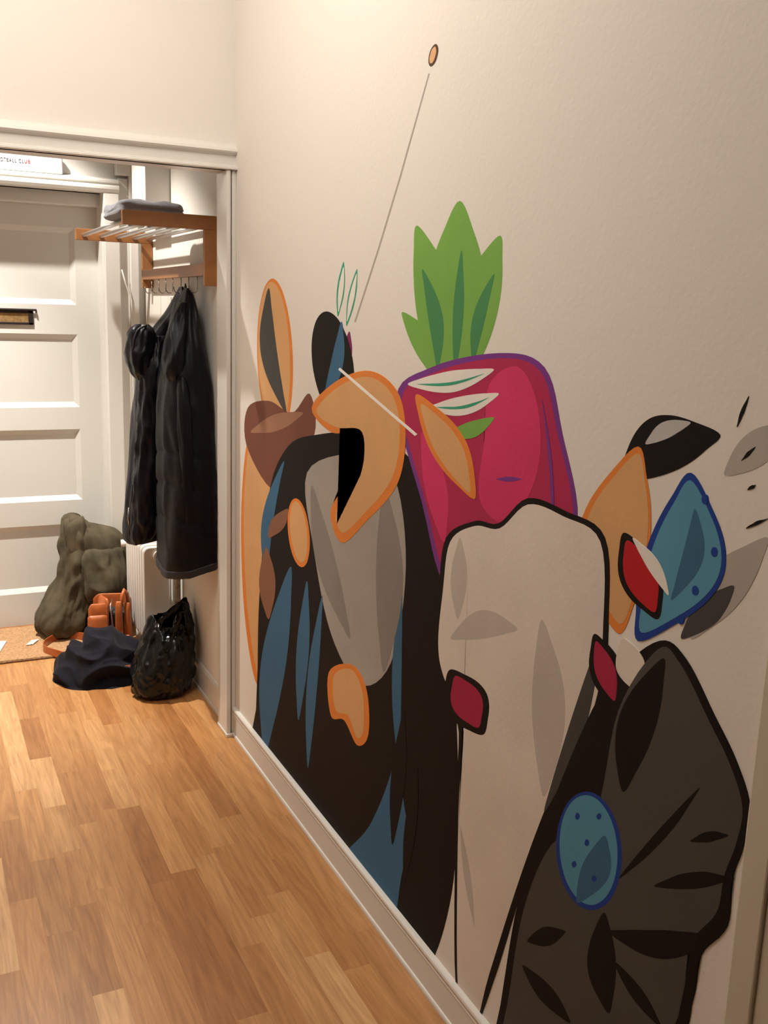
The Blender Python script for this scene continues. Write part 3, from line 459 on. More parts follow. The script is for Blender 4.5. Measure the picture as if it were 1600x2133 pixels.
# ------------------------------------------------------------------ coat rack
rack = tag(empty('coat_rack', (WX, 3.97, 1.62)), 'wooden wall coat rack with a shelf of steel bars', 'coat rack')
def rk(name, bm, m, parent=rack, **k):
    bmesh.ops.translate(bm, verts=bm.verts[:], vec=(-WX, -3.97, -1.62)); return obj(name, bm, m, parent, **k)
for y0 in (3.450, 4.476):
    rk('arm', boxes((-0.316, 0.012, y0, y0 + 0.024, 1.812, 1.860)), M['rack_wood'], bevel=0.002)
    rk('post', boxes((-0.034, 0.012, y0, y0 + 0.024, 1.620, 1.8118)), M['rack_wood'], bevel=0.002)
for bx in (-0.284, -0.212, -0.141, -0.070, -0.006):
    b = bmesh.new(); tube(b, [(bx, 3.470, 1.833), (bx, 4.480, 1.833)], 0.0085, 14); rk('shelf_bar', b, M['steel'], smooth=True)
rail = rk('hook_rail', boxes((-0.034, -0.012, 3.4745, 4.4755, 1.655, 1.698)), M['rail_wood'], bevel=0.002)
for hy in (4.33, 4.196, 4.070, 3.952, 3.820, 3.704, 3.580):
    b = bmesh.new()
    pts = [(-0.026, hy, 1.660), (-0.026, hy, 1.612)] + [(-0.026 - 0.014 + 0.014 * math.cos(a), hy, 1.612 - 0.016 * math.sin(a)) for a in np.linspace(0.3, PI, 8)] + [(-0.056, hy, 1.622)]
    tube(b, pts, 0.0017, 8); rk('hook', b, M['dark_steel'], smooth=True)

# folded towel on the shelf
def rounded_slab(cx, cy, cz, sx, sy, sz, seed, amp, nu=40, nv=56):
    bm = bmesh.new(); rows = []
    for i in range(nu + 1):
        ph = -PI / 2 + PI * i / nu; row = []
        for k in range(nv):
            th = 2 * PI * k / nv
            def sp(v, e): return math.copysign(abs(v) ** e, v)
            x = sp(math.cos(ph), 0.45) * sp(math.cos(th), 0.35); y = sp(math.cos(ph), 0.45) * sp(math.sin(th), 0.35); z = sp(math.sin(ph), 0.55)
            d = amp * nz(x * 2 + seed, y * 2.4, z * 1.5)
            fold = -0.10 * math.exp(-((z - 0.05) / 0.10) ** 2)
            row.append(bm.verts.new((cx + x * sx * (1 + fold * 0.5) , cy + y * sy * (1 + fold * 0.5), cz + z * sz + d * (0.4 + 0.6 * (z > 0)))))
        rows.append(row)
    for A, B in zip(rows, rows[1:]):
        for k in range(nv): bm.faces.new((A[k], A[(k + 1) % nv], B[(k + 1) % nv], B[k]))
    bmesh.ops.remove_doubles(bm, verts=bm.verts[:], dist=1e-5)
    return bm
tag(obj('folded_towel', rounded_slab(-0.195, 3.70, 1.874, 0.118, 0.20, 0.030, 3.1, 0.014), M['towel'], smooth=True), 'grey folded towel lying on the steel bars of the coat rack', 'towel')

# ------------------------------------------------------------------ hanging garments
def hang(amp, k, kz, seed, dia=0.0):
    def f(th, t, z):
        g = min(1.0, t * 3.0)
        return g * (amp * ridge(math.cos(th) * k + seed, math.sin(th) * k, z * kz) + 0.45 * amp * nz(math.cos(th) * k * 2.3, math.sin(th) * k * 2.3 + seed, z * 9 + dia * math.cos(th)) + 0.55 * amp * facet(math.cos(th) * 1.9 + seed, math.sin(th) * 1.9, z * 6.5 + 0.8 * math.cos(th)))
    return f
COAT = [[1.613,-0.045,3.66,0.006,0.02],[1.592,-0.044,3.66,0.018,0.045],[1.543,-0.048,3.655,0.032,0.09],[1.438,-0.055,3.65,0.052,0.13],[1.331,-0.060,3.64,0.075,0.145],[1.205,-0.062,3.63,0.090,0.155],[1.077,-0.060,3.62,0.098,0.16],
        [0.89,-0.056,3.60,0.106,0.165],[0.70,-0.056,3.60,0.108,0.17],[0.585,-0.058,3.60,0.107,0.17],[0.562,-0.060,3.60,0.102,0.165]]
SEAMS = (0.985, 0.868, 0.745)
def coat_disp(th, t, z):
    d = hang(0.011, 1.5, 1.6, 4.2, 2.0)(th, t, z)
    zz = z + 0.03 * math.cos(th) + 0.02 * math.sin(th)
    for s in SEAMS: d -= 0.007 * math.exp(-((zz - s) / 0.008) ** 2)
    d += 0.0012 * math.sin((zz - 0.3) * 53)
    return d
coat = tag(empty('padded_coat', (-0.03, 3.66, 1.61)), 'long black padded coat hanging nearest the jamb on the rack', 'coat')
def into(parent, name, bm, m, **k):
    bmesh.ops.translate(bm, verts=bm.verts[:], vec=-Vector(parent.location)); return obj(name, bm, m, parent, **k)
hem_slant = lambda th, t, x, y: (t ** 6) * (-0.14 * (x + 0.06) * -1.0)
into(coat, 'body', loft(COAT, 96, 12, 2.7, coat_disp, zoff=lambda th, t, x, y: t ** 5 * 0.22 * (x + 0.09), xmax=0.006), M['black_nylon'], smooth=True)
HOOD = [[1.56,-0.075,3.60,0.010,0.02],[1.53,-0.085,3.585,0.020,0.035],[1.456,-0.103,3.57,0.030,0.05],[1.369,-0.121,3.56,0.033,0.07],[1.299,-0.124,3.56,0.030,0.06],[1.268,-0.120,3.565,0.016,0.03]]
into(coat, 'hood', loft(HOOD, 56, 8, 2.2, lambda th, t, z: 0.008 * ridge(math.cos(th) * 1.6 + 2, math.sin(th) * 1.6, z * 9) + 0.003 * nz(th * 3, z * 30, 0)), M['black_nylon'], smooth=True)
SLV = [[1.30,-0.155,3.50,0.012,0.02],[1.24,-0.155,3.485,0.024,0.035],[1.10,-0.152,3.475,0.026,0.042],[0.95,-0.150,3.465,0.026,0.042],[0.80,-0.148,3.46,0.025,0.042],[0.70,-0.146,3.462,0.022,0.036],[0.685,-0.146,3.462,0.012,0.02]]
into(coat, 'sleeve', loft([[z, x + 0.05, y + 0.01, a * 0.9, b] for z, x, y, a, b in SLV], 48, 8, 2.2, hang(0.007, 1.4, 6.0, 9.1, 4)), M['black_nylon'], smooth=True)
lp = bmesh.new(); tube(lp, [(-0.046, 3.650, 1.600), (-0.048, 3.668, 1.628), (-0.044, 3.70, 1.606), (-0.044, 3.704, 1.597), (-0.044, 3.69, 1.585), (-0.046, 3.668, 1.592)], 0.0025, 8); into(coat, 'hanging_loop', lp, M['black_nylon'], smooth=True)
hemr = [[0.590, -0.058, 3.60, 0.1095, 0.1725], [0.576, -0.058, 3.60, 0.1105, 0.1735], [0.562, -0.059, 3.60, 0.1085, 0.1715]]
into(coat, 'hem_band', loft(hemr, 96, 3, 2.7, lambda th, t, z: coat_disp(th, 1.0, 0.575), zoff=lambda th, t, x, y: 0.22 * (x + 0.09), xmax=0.007), M['hem'], smooth=True)

JACK = [[1.621,-0.020,3.84,0.007,0.02],[1.575,-0.026,3.85,0.020,0.05],[1.523,-0.034,3.86,0.034,0.08],[1.446,-0.062,3.90,0.060,0.09],[1.351,-0.088,3.92,0.078,0.095],[1.237,-0.100,3.92,0.081,0.1],[1.043,-0.116,3.92,0.087,0.1],
        [0.847,-0.130,3.92,0.094,0.1],[0.727,-0.137,3.92,0.098,0.1],[0.640,-0.143,3.92,0.099,0.1],[0.606,-0.148,3.92,0.09,0.095],[0.596,-0.150,3.92,0.07,0.08]]
jack = tag(empty('hooded_jacket', (-0.03, 3.86, 1.62)), 'navy-black hooded jacket hanging beside the longer padded coat', 'jacket')
into(jack, 'body', loft(JACK, 84, 11, 2.3, hang(0.010, 1.5, 2.2, 1.3, 3.0), zoff=lambda th, t, x, y: t ** 5 * 0.25 * (x + 0.2), xmax=0.008), M['navy_nylon'], smooth=True)
JH = [[1.474,-0.178,3.82,0.018,0.02],[1.447,-0.181,3.82,0.040,0.05],[1.392,-0.184,3.82,0.049,0.06],[1.337,-0.189,3.82,0.046,0.06],[1.291,-0.186,3.82,0.035,0.05],[1.26,-0.185,3.82,0.014,0.02]]
jh = into(jack, 'hood', loft(JH, 64, 9, 2.2, lambda th, t, z: 0.012 * ridge(math.cos(th) * 1.2, math.sin(th) * 1.2 + 5, z * 7) + 0.004 * nz(th * 2.5, z * 34, 2)), M['navy_nylon'], smooth=True)
rmb = bmesh.new(); tube(rmb, [tuple(p) for p in crom([(-0.172, 3.775, 1.470), (-0.205, 3.772, 1.452), (-0.222, 3.77, 1.405), (-0.221, 3.77, 1.345), (-0.205, 3.77, 1.295), (-0.180, 3.765, 1.268)], 6)], 0.0045, 8); into(jack, 'hood_rim', rmb, M['hem'], smooth=True)
JS = [[1.431,-0.114,3.82,0.026,0.03],[1.32,-0.141,3.80,0.042,0.05],[1.153,-0.157,3.80,0.043,0.05],[0.965,-0.166,3.80,0.049,0.05],[0.772,-0.179,3.80,0.051,0.05],[0.656,-0.192,3.80,0.044,0.048],[0.622,-0.203,3.80,0.028,0.035]]
into(jack, 'sleeve', loft(JS, 64, 12, 2.3, lambda th, t, z: 0.009 * ridge(math.cos(th) * 1.1 + 7, math.sin(th) * 1.1, z * 8.5 + math.cos(th) * 0.5) + 0.003 * nz(th * 3, z * 30, 4) + 0.008 * facet(math.cos(th) * 1.6, math.sin(th) * 1.6, z * 14 + math.cos(th)), zoff=lambda th, t, x, y: t ** 6 * 0.3 * (x + 0.2)), M['navy_nylon'], smooth=True)
zb = bmesh.new(); tube(zb, [(-0.184, 3.83, 1.26), (-0.200, 3.83, 1.05), (-0.224, 3.83, 0.85), (-0.238, 3.83, 0.72), (-0.243, 3.83, 0.645)], 0.0035, 8); into(jack, 'zip', zb, M['hem'], smooth=True)
zp = bmesh.new(); tube(zp, [(-0.247, 3.81, 0.760), (-0.249, 3.81, 0.715), (-0.247, 3.81, 0.690)], [0.002, 0.0035, 0.002], 8); into(jack, 'zip_pull', zp, M['zip'], smooth=True)
rl = loft([[1.612, -0.017, 3.80, 0.004, 0.008], [1.600, -0.014, 3.80, 0.007, 0.014], [1.582, -0.012, 3.80, 0.005, 0.010]], 16, 5); into(jack, 'lining_tab', rl, M['lining_red'], smooth=True)

# ------------------------------------------------------------------ radiator and pipe
rad = tag(empty('radiator', (-0.085, 4.06, 0.0)), 'white sectional radiator against the wall under the hanging coats', 'radiator')
NSEC, PITCH = 8, 0.050
def section_mesh():
    bm = bmesh.new(); hx, z0, z1, th = 0.057, 0.095, 0.530, 0.0135; r = 0.024; out = []
    for cx, cz, a0 in ((hx - r, z1 - r, 0), (-hx + r, z1 - r, 90), (-hx + r, z0 + r, 180), (hx - r, z0 + r, 270)):
        for k in range(6):
            a = math.radians(a0 + 18 * k); out.append((cx + r * math.cos(a), cz + r * math.sin(a)))
    lay = []
    for y, s in ((0.0, 0.006), (0.004, 0.0015), (0.008, 0.0), (2 * th - 0.008, 0.0), (2 * th - 0.004, 0.0015), (2 * th, 0.006)):
        lay.append([bm.verts.new((x - math.copysign(s, x), y, z - (s if z > 0.3 else -s))) for x, z in out])
    n = len(out)
    for A, B in zip(lay, lay[1:]):
        for k in range(n): bm.faces.new((A[k], A[(k + 1) % n], B[(k + 1) % n], B[k]))
    bm.faces.new(lay[0][::-1]); bm.faces.new(lay[-1])
    bmesh.ops.recalc_face_normals(bm, faces=bm.faces[:])
    me = bpy.data.meshes.new('section'); bm.to_mesh(me); bm.free(); me.materials.append(M['radiator'])
    for p in me.polygons: p.use_smooth = len(p.vertices) == 4
    return me
sm = section_mesh()
for k in range(NSEC):
    o = bpy.data.objects.new('section', sm); COL.objects.link(o); o.parent = rad; o.location = (0, k * PITCH, 0)
for z in (0.135, 0.488):
    b = bmesh.new(); tube(b, [(0, 0.02, z), (0, NSEC * PITCH - 0.02, z)], 0.019, 14); obj('connecting_pipe', b, M['radiator'], rad, smooth=True)
b = bmesh.new(); tube(b, [(0.012, -0.008, 0.488), (0.012, 0.003, 0.488)], 0.026, 24); obj('end_plug', b, M['radiator'], rad, bevel=0.002)
for fx, fy in ((-0.02, 0.30), (0.03, 0.05)):
    b = bmesh.new(); tube(b, [(fx, fy, 0.100), (fx, fy, 0.0)], 0.014, 12); obj('foot', b, M['radiator'], rad, smooth=True)
b = bmesh.new(); tube(b, [(-0.02, NSEC * PITCH - 0.012, 0.455), (-0.055, NSEC * PITCH + 0.010, 0.455), (-0.072, NSEC * PITCH + 0.012, 0.455)], [0.010, 0.018, 0.018], 16); obj('valve_knob', b, M['radiator'], rad, smooth=True)
pp = bmesh.new(); tube(pp, [(-0.010, 4.00, 0.0), (-0.010, 4.00, 0.40), (-0.008, 4.005, 0.80), (-0.010, 4.00, 1.30), (-0.010, 4.00, 1.58)], 0.014, 14)
tag(obj('wall_pipe', pp, M['pipe'], smooth=True), 'brown glossy pipe running up the wall beside the radiator', 'pipe')
cb = bmesh.new(); tube(cb, [(-0.10, 4.605, 1.70), (-0.085, 4.602, 1.64), (-0.066, 4.606, 1.585), (-0.060, 4.608, 1.50)] + [(-0.060, 4.608, z) for z in (1.3, 1.0, 0.7, 0.4, 0.02)], 0.003, 8)
tag(obj('wall_cable', cb, M['cable'], smooth=True), 'thin white cable trailing down the door casing', 'cable')

# ------------------------------------------------------------------ enamel sign over the door
sg = tag(empty('door_sign', (-0.62, 4.60, 2.076)), 'narrow white lettered sign mounted above the entrance door', 'sign')
into(sg, 'sign_board', boxes((-0.95, -0.340, 4.618, 4.650, 2.092, 2.168)), M['plaque'], bevel=0.008, seg=4)
def text(s, x, z, size, m, width, y=4.6172, align='LEFT'):
    cu = bpy.data.curves.new('lettering', 'FONT'); cu.body = s; cu.size = size; cu.extrude = 0.0006; cu.align_x = align; cu.space_character = 1.35
    t = bpy.data.objects.new('t', cu); COL.objects.link(t); bpy.context.view_layer.update()
    me = bpy.data.meshes.new_from_object(t); bpy.data.objects.remove(t, do_unlink=True)
    x0_ = min(v.co.x for v in me.vertices); x1_ = max(v.co.x for v in me.vertices)
    me.transform(Matrix.Diagonal((width / (x1_ - x0_), 1, 1, 1)) @ Matrix.Translation((-x0_, 0, 0)))
    me.transform(Matrix.Translation((x, y, z)) @ Matrix.Rotation(PI / 2, 4, 'X')); me.transform(Matrix.Translation(-Vector(sg.location)))
    link('lettering', me, m, sg)
text('FOOTBALL CL', -0.619, 2.125, 0.0225, M['ink_grey'], 0.117)
text('UB', -0.499, 2.125, 0.0225, M['ink_red'], 0.023)

# ------------------------------------------------------------------ on the floor
mt = tag(empty('doormat', (-0.72, 4.53, 0)), 'tan coir doormat lying in front of the entrance door', 'doormat')
bm = bmesh.new(); nx, ny = 60, 34
g = [[bm.verts.new((-0.44 + 0.88 * i / nx, -0.237 + 0.455 * j / ny, 0.012 + 0.0015 * nz(i * 0.9, j * 0.9, 0.3))) for j in range(ny + 1)] for i in range(nx + 1)]
for i in range(nx):
    for j in range(ny): bm.faces.new((g[i][j], g[i + 1][j], g[i + 1][j + 1], g[i][j + 1]))
border = [e for e in bm.edges if e.is_boundary]
ex = bmesh.ops.extrude_edge_only(bm, edges=border)
for v in [q for q in ex['geom'] if isinstance(q, bmesh.types.BMVert)]: v.co.z = 0.0006
obj('pile', bm, M['coir'], mt)
ed = bmesh.new(); tube(ed, [(-0.44 + 0.88 * k / 60, -0.239 + 0.001 * nz(k * 0.7, 1, 1), 0.006) for k in range(61)], 0.0055, 8); obj('front_edge', ed, M['coir_edge'], mt)

en = tag(empty('envelope', (-0.79, 4.50, 0.0145), -0.28), 'white envelope with a blue edge on the doormat', 'envelope')
obj('sheet', boxes((-0.12, 0.105, -0.075, 0.075, 0.0, 0.003)), M['paper'], en); obj('blue_edge', boxes((-0.12, 0.105, -0.0765, -0.0752, -0.0005, 0.0032)), M['blue_edge_paper'], en)
fm = bmesh.new(); n = 8
g = [[fm.verts.new((-0.595 + 0.004 * j + 0.032 * i / n, 4.455 + 0.06 * j / n, 0.0155 + 0.004 * (0.5 + nz(i * 0.7, j * 0.7, 5)))) for j in range(n + 1)] for i in range(n + 1)]
for i in range(n):
    for j in range(n): fm.faces.new((g[i][j], g[i + 1][j], g[i + 1][j + 1], g[i][j + 1]))
fo = tag(obj('plastic_scrap', fm, M['film']), 'small clear plastic scrap lying on the doormat', 'scrap'); sd = fo.modifiers.new('thick', 'SOLIDIFY'); sd.thickness = 0.0004

# olive jacket slumped against the door
ol = tag(empty('olive_jacket', (-0.34, 4.58, 0.0)), 'olive green waxed jacket slumped against the entrance door', 'jacket')
def crumple(amp, seed, s=9.0):
    return lambda th, t, z: amp * (0.9 * ridge(math.cos(th) * 1.7 + seed, math.sin(th) * 1.7 - seed, z * s * 0.45 + 0.8 * math.cos(th)) + 0.40 * ridge(math.cos(th) * 3.6, math.sin(th) * 3.6 + seed, z * 7.0 + math.sin(th)) + 0.10 * nz(math.cos(th) * 4 + seed, math.sin(th) * 4, z * 16) + 1.15 * facet(math.cos(th) * 1.5 + seed, math.sin(th) * 1.5, z * 7.0 + 0.9 * math.cos(th + seed)))
LEG = [[0.578,-0.352,4.62,0.010,0.03],[0.556,-0.344,4.615,0.034,0.06],[0.496,-0.330,4.60,0.062,0.08],[0.38,-0.329,4.59,0.078,0.09],[0.289,-0.344,4.58,0.088,0.09],[0.197,-0.371,4.58,0.100,0.1],[0.118,-0.402,4.575,0.113,0.105],[0.07,-0.411,4.575,0.112,0.105],[0.030,-0.410,4.58,0.094,0.095],[0.014,-0.407,4.58,0.06,0.07]]
into(ol, 'body', loft(LEG, 84, 10, 2.3, crumple(0.019, 2.0), zmin=0.0135, ymax=4.772), M['olive'], smooth=True)
UP = [[0.552,-0.285,4.591,0.085,0.009],[0.54,-0.275,4.577,0.112,0.022],[0.5,-0.26,4.562,0.124,0.038],[0.437,-0.251,4.555,0.13,0.045],[0.366,-0.243,4.553,0.13,0.046],[0.305,-0.226,4.559,0.11,0.041],[0.275,-0.22,4.574,0.08,0.026]]
into(ol, 'back_panel', loft(UP, 96, 9, 4.0, crumple(0.012, 5.0, 11), zoff=lambda th, t, x, y: -(x + 0.33) * 0.27 * (1 - t), ymax=4.604), M['olive'], smooth=True)
FL = [[0.43,-0.24,4.527,0.076,0.01],[0.415,-0.235,4.517,0.085,0.03],[0.354,-0.234,4.497,0.086,0.04],[0.284,-0.233,4.474,0.086,0.036],[0.235,-0.233,4.46,0.083,0.024],[0.214,-0.236,4.456,0.078,0.008]]
into(ol, 'sleeve', loft(FL, 96, 10, 5.0, crumple(0.012, 8.0, 16), zoff=lambda th, t, x, y: (x + 0.22) * 0.22 * t ** 2), M['olive'], smooth=True)
DK = [[0.3,-0.205,4.564,0.08,0.04],[0.2,-0.205,4.544,0.095,0.06],[0.1,-0.215,4.539,0.105,0.065],[0.03,-0.235,4.529,0.12,0.075],[0.014,-0.24,4.544,0.1,0.06]]
into(ol, 'lining', loft(DK, 64, 9, 2.4, crumple(0.008, 12.0), zmin=0.0135, ymax=4.604), M['olive_in'], smooth=True)
fh = [[0.055,-0.34,4.535,0.045,0.03],[0.045,-0.32,4.53,0.08,0.045],[0.028,-0.31,4.525,0.095,0.05],[0.014,-0.31,4.525,0.08,0.04]]
into(ol, 'hem_fold', loft(fh, 64, 8, 2.3, crumple(0.006, 15.0, 20), zmin=0.0135), mat('olive_dark_side', (0.045, 0.037, 0.028), 0.85, bump=0.3, bscale=70), smooth=True)
pk = bmesh.new(); tube(pk, [tuple(p) for p in crom([(-0.318, 4.545, 0.548), (-0.330, 4.512, 0.47), (-0.338, 4.488, 0.38), (-0.325, 4.478, 0.29), (-0.300, 4.478, 0.20), (-0.292, 4.480, 0.12)], 8)], 0.006, 8); into(ol, 'placket', pk, M['olive'], smooth=True)
CL = [[0.565,-0.345,4.545,0.030,0.012],[0.545,-0.348,4.540,0.040,0.020],[0.49,-0.350,4.530,0.038,0.022],[0.43,-0.352,4.522,0.030,0.020],[0.40,-0.35,4.52,0.016,0.012]]
into(ol, 'collar', loft(CL, 56, 8, 3.0, crumple(0.006, 21.0, 14), zoff=lambda th, t, x, y: 0.5 * (x + 0.345) * (1 - t)), M['olive'], smooth=True)
sn = bmesh.new(); bmesh.ops.create_uvsphere(sn, u_segments=10, v_segments=6, radius=0.0035, matrix=Matrix.Translation((-0.315, 4.475, 0.105))); into(ol, 'snap', sn, M['steel'], smooth=True)

# tan leather bag, open, with its strap looped on the mat
bgp = Vector((-0.240, 4.300, 0.0))
bg = tag(empty('leather_bag', bgp, math.radians(-14)), 'open tan leather bag standing between the olive jacket and radiator', 'bag'); bg.scale = (0.95, 0.95, 1.20)
def panel(w0, h, th, bulge, n=14, m=14, tilt=0.0, taper=0.9):
    """padded upright leather panel in the local x-z plane"""
    bm = bmesh.new(); F = []; Bk = []
    for i in range(n + 1):
        u = -1 + 2 * i / n; a = []; c = []
        for j in range(m + 1):
            v = j / m; wv = w0 / 2 * (1 - (1 - taper) * v) ; rnd = (1 - 0.10 * max(0, abs(u) - 0.6) ** 2 * 6.0 * v)
            x = u * wv; z = v * h * rnd; k = (1 - u ** 4) * (1 - (2 * v - 1) ** 6)
            y = tilt * z
            a.append(bm.verts.new((x, y - th / 2 - bulge * k, z))); c.append(bm.verts.new((x, y + th / 2, z)))
        F.append(a); Bk.append(c)
    for i in range(n):
        for j in range(m):
            bm.faces.new((F[i][j], F[i + 1][j], F[i + 1][j + 1], F[i][j + 1])); bm.faces.new((Bk[i][j], Bk[i][j + 1], Bk[i + 1][j + 1], Bk[i + 1][j]))
    for j in range(m): bm.faces.new((F[0][j], F[0][j + 1], Bk[0][j + 1], Bk[0][j])); bm.faces.new((F[n][j], Bk[n][j], Bk[n][j + 1], F[n][j + 1]))
    for i in range(n): bm.faces.new((F[i][0], Bk[i][0], Bk[i + 1][0], F[i + 1][0])); bm.faces.new((F[i][m], F[i + 1][m], Bk[i + 1][m], Bk[i][m]))
    return bm
def put(name, bm, m, rot=0.0, loc=(0, 0, 0), parent=None, **k):
    bmesh.ops.transform(bm, matrix=Matrix.Translation(loc) @ Matrix.Rotation(rot, 4, 'Z'), verts=bm.verts[:]); return obj(name, bm, m, parent or bg, **k)
put('side_panel', panel(0.115, 0.215, 0.010, 0.010, tilt=0.10, taper=0.93), M['leather'], math.radians(62) * -1, (-0.050, -0.02, 0.0), smooth=True, bevel=0.002)
put('front_panel', panel(0.096, 0.198, 0.012, 0.010, tilt=0.04, taper=0.95), M['leather'], math.radians(8), (-0.052, -0.060, 0.0), smooth=True, bevel=0.002)
fp = put('pocket', panel(0.088, 0.105, 0.016, 0.010, tilt=0.03, taper=1.0), M['leather'], math.radians(8), (-0.053, -0.082, 0.006), smooth=True, bevel=0.003)
b = panel(0.092, 0.062, 0.006, 0.008, tilt=0.25, taper=0.96); put('pocket_flap', b, M['leather'], math.radians(8), (-0.053, -0.103, 0.100), parent=fp, smooth=True, bevel=0.002)
sb_ = bmesh.new(); bmesh.ops.create_uvsphere(sb_, u_segments=10, v_segments=6, radius=0.004, matrix=Matrix.Translation((-0.020, -0.108, 0.090))); obj('stud', sb_, M['zip'], fp, smooth=True)
put('back_panel', panel(0.185, 0.205, 0.010, 0.006, tilt=-0.05, taper=0.95), M['leather'], PI, (0.0, 0.075, 0.0), smooth=True, bevel=0.002)
put('gusset', panel(0.040, 0.205, 0.010, 0.010, tilt=-0.02, taper=0.8), M['leather'], math.radians(-6), (0.040, -0.050, 0.0), smooth=True, bevel=0.003)
put('gusset', panel(0.040, 0.195, 0.010, 0.010, tilt=-0.02, taper=0.8), M['leather'], math.radians(-30), (0.080, -0.030, 0.0), smooth=True, bevel=0.003)
put('front_strap', boxes((-0.002, 0.088, -0.075, -0.066, 0.004, 0.078)), M['leather'], 0.0, (0, 0, 0), bevel=0.003)
ln = bmesh.new(); box(ln, -0.085, 0.085, -0.035, 0.062, 0.006, 0.160); put('lining', ln, M['bag_in'], bevel=0.01)
hd = bmesh.new(); tube(hd, [(0.052, -0.045, 0.185), (0.054, -0.042, 0.222), (0.064, -0.030, 0.242), (0.076, -0.012, 0.225), (0.080, 0.0, 0.190)], 0.0085, 12); obj('handle', hd, M['leather'], bg, smooth=True)
for c in ((0.053, -0.048, 0.190), (0.080, 0.002, 0.190)):
    hr = bmesh.new(); tube(hr, [(c[0] + 0.009 * math.cos(a), c[1], c[2] + 0.012 * math.sin(a)) for a in np.linspace(0, 2 * PI, 15)], 0.0018, 6, caps=False)
    obj('ring', hr, M['steel'], bg, smooth=True)
zs = bmesh.new(); tube(zs, [(0.012, -0.055, 0.082), (0.006, -0.050, 0.14), (0.000, -0.035, 0.185), (0.006, 0.01, 0.20)], [0.0045, 0.005, 0.003, 0.002], 8); obj('zip', zs, M['steel'], bg, smooth=True)
st = bmesh.new()
inv = Matrix.Diagonal((1 / 0.95, 1 / 0.95, 1 / 1.20, 1)) @ Matrix.Rotation(math.radians(14), 4, 'Z') @ Matrix.Translation(-bgp)
sp_ = crom([(-0.285, 4.34, 0.060), (-0.32, 4.40, 0.040), (-0.365, 4.47, 0.030), (-0.43, 4.505, 0.030), (-0.495, 4.445, 0.030), (-0.527, 4.375, 0.030), (-0.522, 4.325, 0.029), (-0.48, 4.265, 0.026), (-0.43, 4.215, 0.020), (-0.36, 4.16, 0.018)], 8)
strip(st, [inv @ Vector(p) for p in sp_], 0.029, 0.004); obj('shoulder_strap', st, M['leather'], bg, smooth=False, bevel=0.001)

# dark blue garment dropped in a heap: a sheet of cloth settled over soft lumps
HP = Vector((-0.315, 4.02, 0.0))
def heap(nt=150, nr=80):
    bm = bmesh.new(); rows = []
    top = bm.verts.new((0, 0, 0)); tp = None
    for i in range(1, nr + 1):
        u = i / nr; row = []
        for k in range(nt):
            th = 2 * PI * k / nt; c, sn = math.cos(th), math.sin(th)
            rx = 0.205 * (1 + 0.10 * nz(c * 1.7, sn * 1.7, 3.0)); ry = 0.165 * (1 + 0.12 * nz(c * 2.1 + 4, sn * 2.1, 1.0))
            a = min(u, 0.93) / 0.93 * PI / 2; fl = max(0, (u - 0.93) / 0.07)
            x = rx * math.sin(a) ** 1.05 * c + 0.014 * fl * c; y = ry * math.sin(a) ** 1.05 * sn + 0.014 * fl * sn
            hgt = 0.155 + 0.045 * math.exp(-(((x + 0.02) / 0.09) ** 2 + ((y - 0.05) / 0.08) ** 2)) - 0.05 * max(0, x) / 0.2
            z = hgt * math.cos(a) ** 0.75 + 0.006 * (1 - fl)
            wx = x + 0.05 * nz(x * 6, y * 6, z * 6 + 2); wz = z + 0.05 * nz(x * 6 + 9, y * 6, z * 6)
            q = 1.0 - abs(2.0 * nz(wx * 5.0 + wz * 7.0, y * 5.0 + wz * 3.0, wz * 9.0 - wx * 4.0 + 7.0))
            q2 = 1.0 - abs(2.0 * nz(wx * 13 - wz * 9, y * 10, wz * 15 + wx * 6))
            e = min(1.0, (1 - u) * 7 + 0.25)
            d = (0.042 * (q - 0.55) + 0.011 * (q2 - 0.5)) * e
            n_ = Vector((math.sin(a) * c, math.sin(a) * sn, math.cos(a) + 0.15)).normalized()
            p = Vector((x, y, z)) + n_ * d; p.z = max(p.z, 0.0015 + 0.004 * (1 - fl))
            row.append(bm.verts.new(p))
        rows.append(row)
    top.co = sum((v.co for v in rows[0]), Vector()) / nt
    for k in range(nt): bm.faces.new((top, rows[0][k], rows[0][(k + 1) % nt]))
    for A, B in zip(rows, rows[1:]):
        for k in range(nt): bm.faces.new((A[k], B[k], B[(k + 1) % nt], A[(k + 1) % nt]))
    return bm
bm = heap()
hp_ = tag(empty('crumpled_garment', HP), 'dark navy garment dropped in a heap on the floor before the bag', 'garment')
gm = obj('cloth', bm, M['navy'], hp_, smooth=True)
tb = bmesh.new(); box(tb, -0.020, 0.016, -0.003, 0.003, -0.006, 0.006)
bmesh.ops.transform(tb, matrix=Matrix.Translation((0.060, -0.150, 0.075)) @ Matrix.Rotation(-0.5, 4, 'X'), verts=tb.verts[:]); obj('leather_tab', tb, M['leather'], hp_, bevel=0.001)

# black plastic carrier bag
PB = [[0.004,-0.150,3.745,0.085,0.085],[0.012,-0.148,3.745,0.108,0.108],[0.045,-0.143,3.745,0.119,0.122],[0.09,-0.137,3.75,0.121,0.126],[0.156,-0.122,3.76,0.113,0.122],[0.236,-0.103,3.77,0.097,0.10],[0.275,-0.094,3.775,0.088,0.08],[0.305,-0.088,3.78,0.080,0.055]]
def bag_disp(th, t, z):
    e = min(1.0, t * 6)
    return e * (0.010 * ridge(math.cos(th) * 2.2, math.sin(th) * 2.2, z * 10 + 3) + 0.008 * ridge(math.cos(th) * 3.7 + 4, math.sin(th) * 3.7, z * 5 - 2 * math.cos(th)) + 0.003 * nz(th * 5, z * 44, 2) + 0.016 * facet(math.cos(th) * 2.4, math.sin(th) * 2.4, z * 13 + math.cos(th)) + 0.006 * facet(math.cos(th) * 5, math.sin(th) * 5, z * 30)) - 0.006
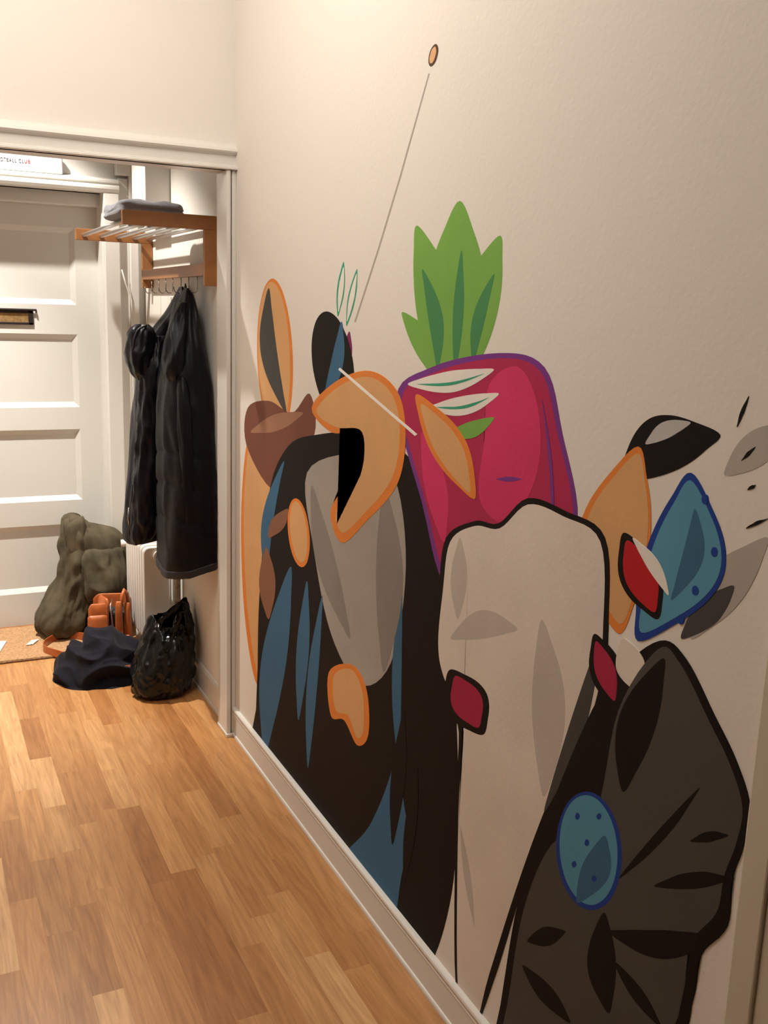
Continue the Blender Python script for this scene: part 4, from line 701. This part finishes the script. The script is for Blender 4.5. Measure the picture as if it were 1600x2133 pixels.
def bag_top(th, t, x, y):
    return max(0, t - 0.72) / 0.28 * (0.060 * math.exp(-((th - 0.75) / 0.42) ** 2) - 0.055 * math.exp(-((th - 5.6) / 0.5) ** 2) - 0.03 * math.exp(-((th - 4.4) / 0.5) ** 2) + 0.012 * math.exp(-((th - 3.2) / 0.35) ** 2))
pb = tag(empty('plastic_bag', (-0.145, 3.75, 0.0)), 'crumpled black plastic carrier bag standing against the wall', 'plastic bag')
bb = into(pb, 'sack', loft(PB, 110, 12, 2.3, bag_disp, zoff=bag_top, xmax=-0.004, zmin=0.001, caps=(True, False)), M['plastic'], smooth=True)
sd = bb.modifiers.new('thick', 'SOLIDIFY'); sd.thickness = 0.0012
def handle_loop(pts, wid):
    bm = bmesh.new(); P = crom(pts, 8); prev = None
    for i, p in enumerate(P):
        t = P[min(i + 1, len(P) - 1)] - P[max(i - 1, 0)]; t /= np.linalg.norm(t); sd_ = np.cross(t, (0.25, 1.0, 0.0)); sd_ /= np.linalg.norm(sd_)
        wv = wid * (0.55 + 0.45 * abs(2 * i / (len(P) - 1) - 1)) ; wob = np.array([0, 0.004 * nz(i * 0.5, 3, 1), 0])
        r = [bm.verts.new(p + sd_ * wv * k + wob * (1 + k) + np.array([0, 0.004 * math.sin(k * 3 + i * 0.4), 0])) for k in (-0.5, -0.17, 0.17, 0.5)]
        if prev:
            for k in range(3): bm.faces.new((prev[k], prev[k + 1], r[k + 1], r[k]))
        prev = r
    return bm
for nm, pts, wd in (('handle', [(-0.165, 3.74, 0.255), (-0.135, 3.745, 0.300), (-0.085, 3.765, 0.335), (-0.045, 3.785, 0.352), (-0.028, 3.775, 0.320), (-0.020, 3.75, 0.260)], 0.038),
                    ('handle', [(-0.110, 3.68, 0.225), (-0.095, 3.70, 0.275), (-0.068, 3.73, 0.318), (-0.046, 3.735, 0.320), (-0.036, 3.71, 0.280), (-0.034, 3.69, 0.225)], 0.036)):
    h_ = into(pb, nm, handle_loop(pts, wd), M['plastic'], smooth=True); sd = h_.modifiers.new('thick', 'SOLIDIFY'); sd.thickness = 0.0012
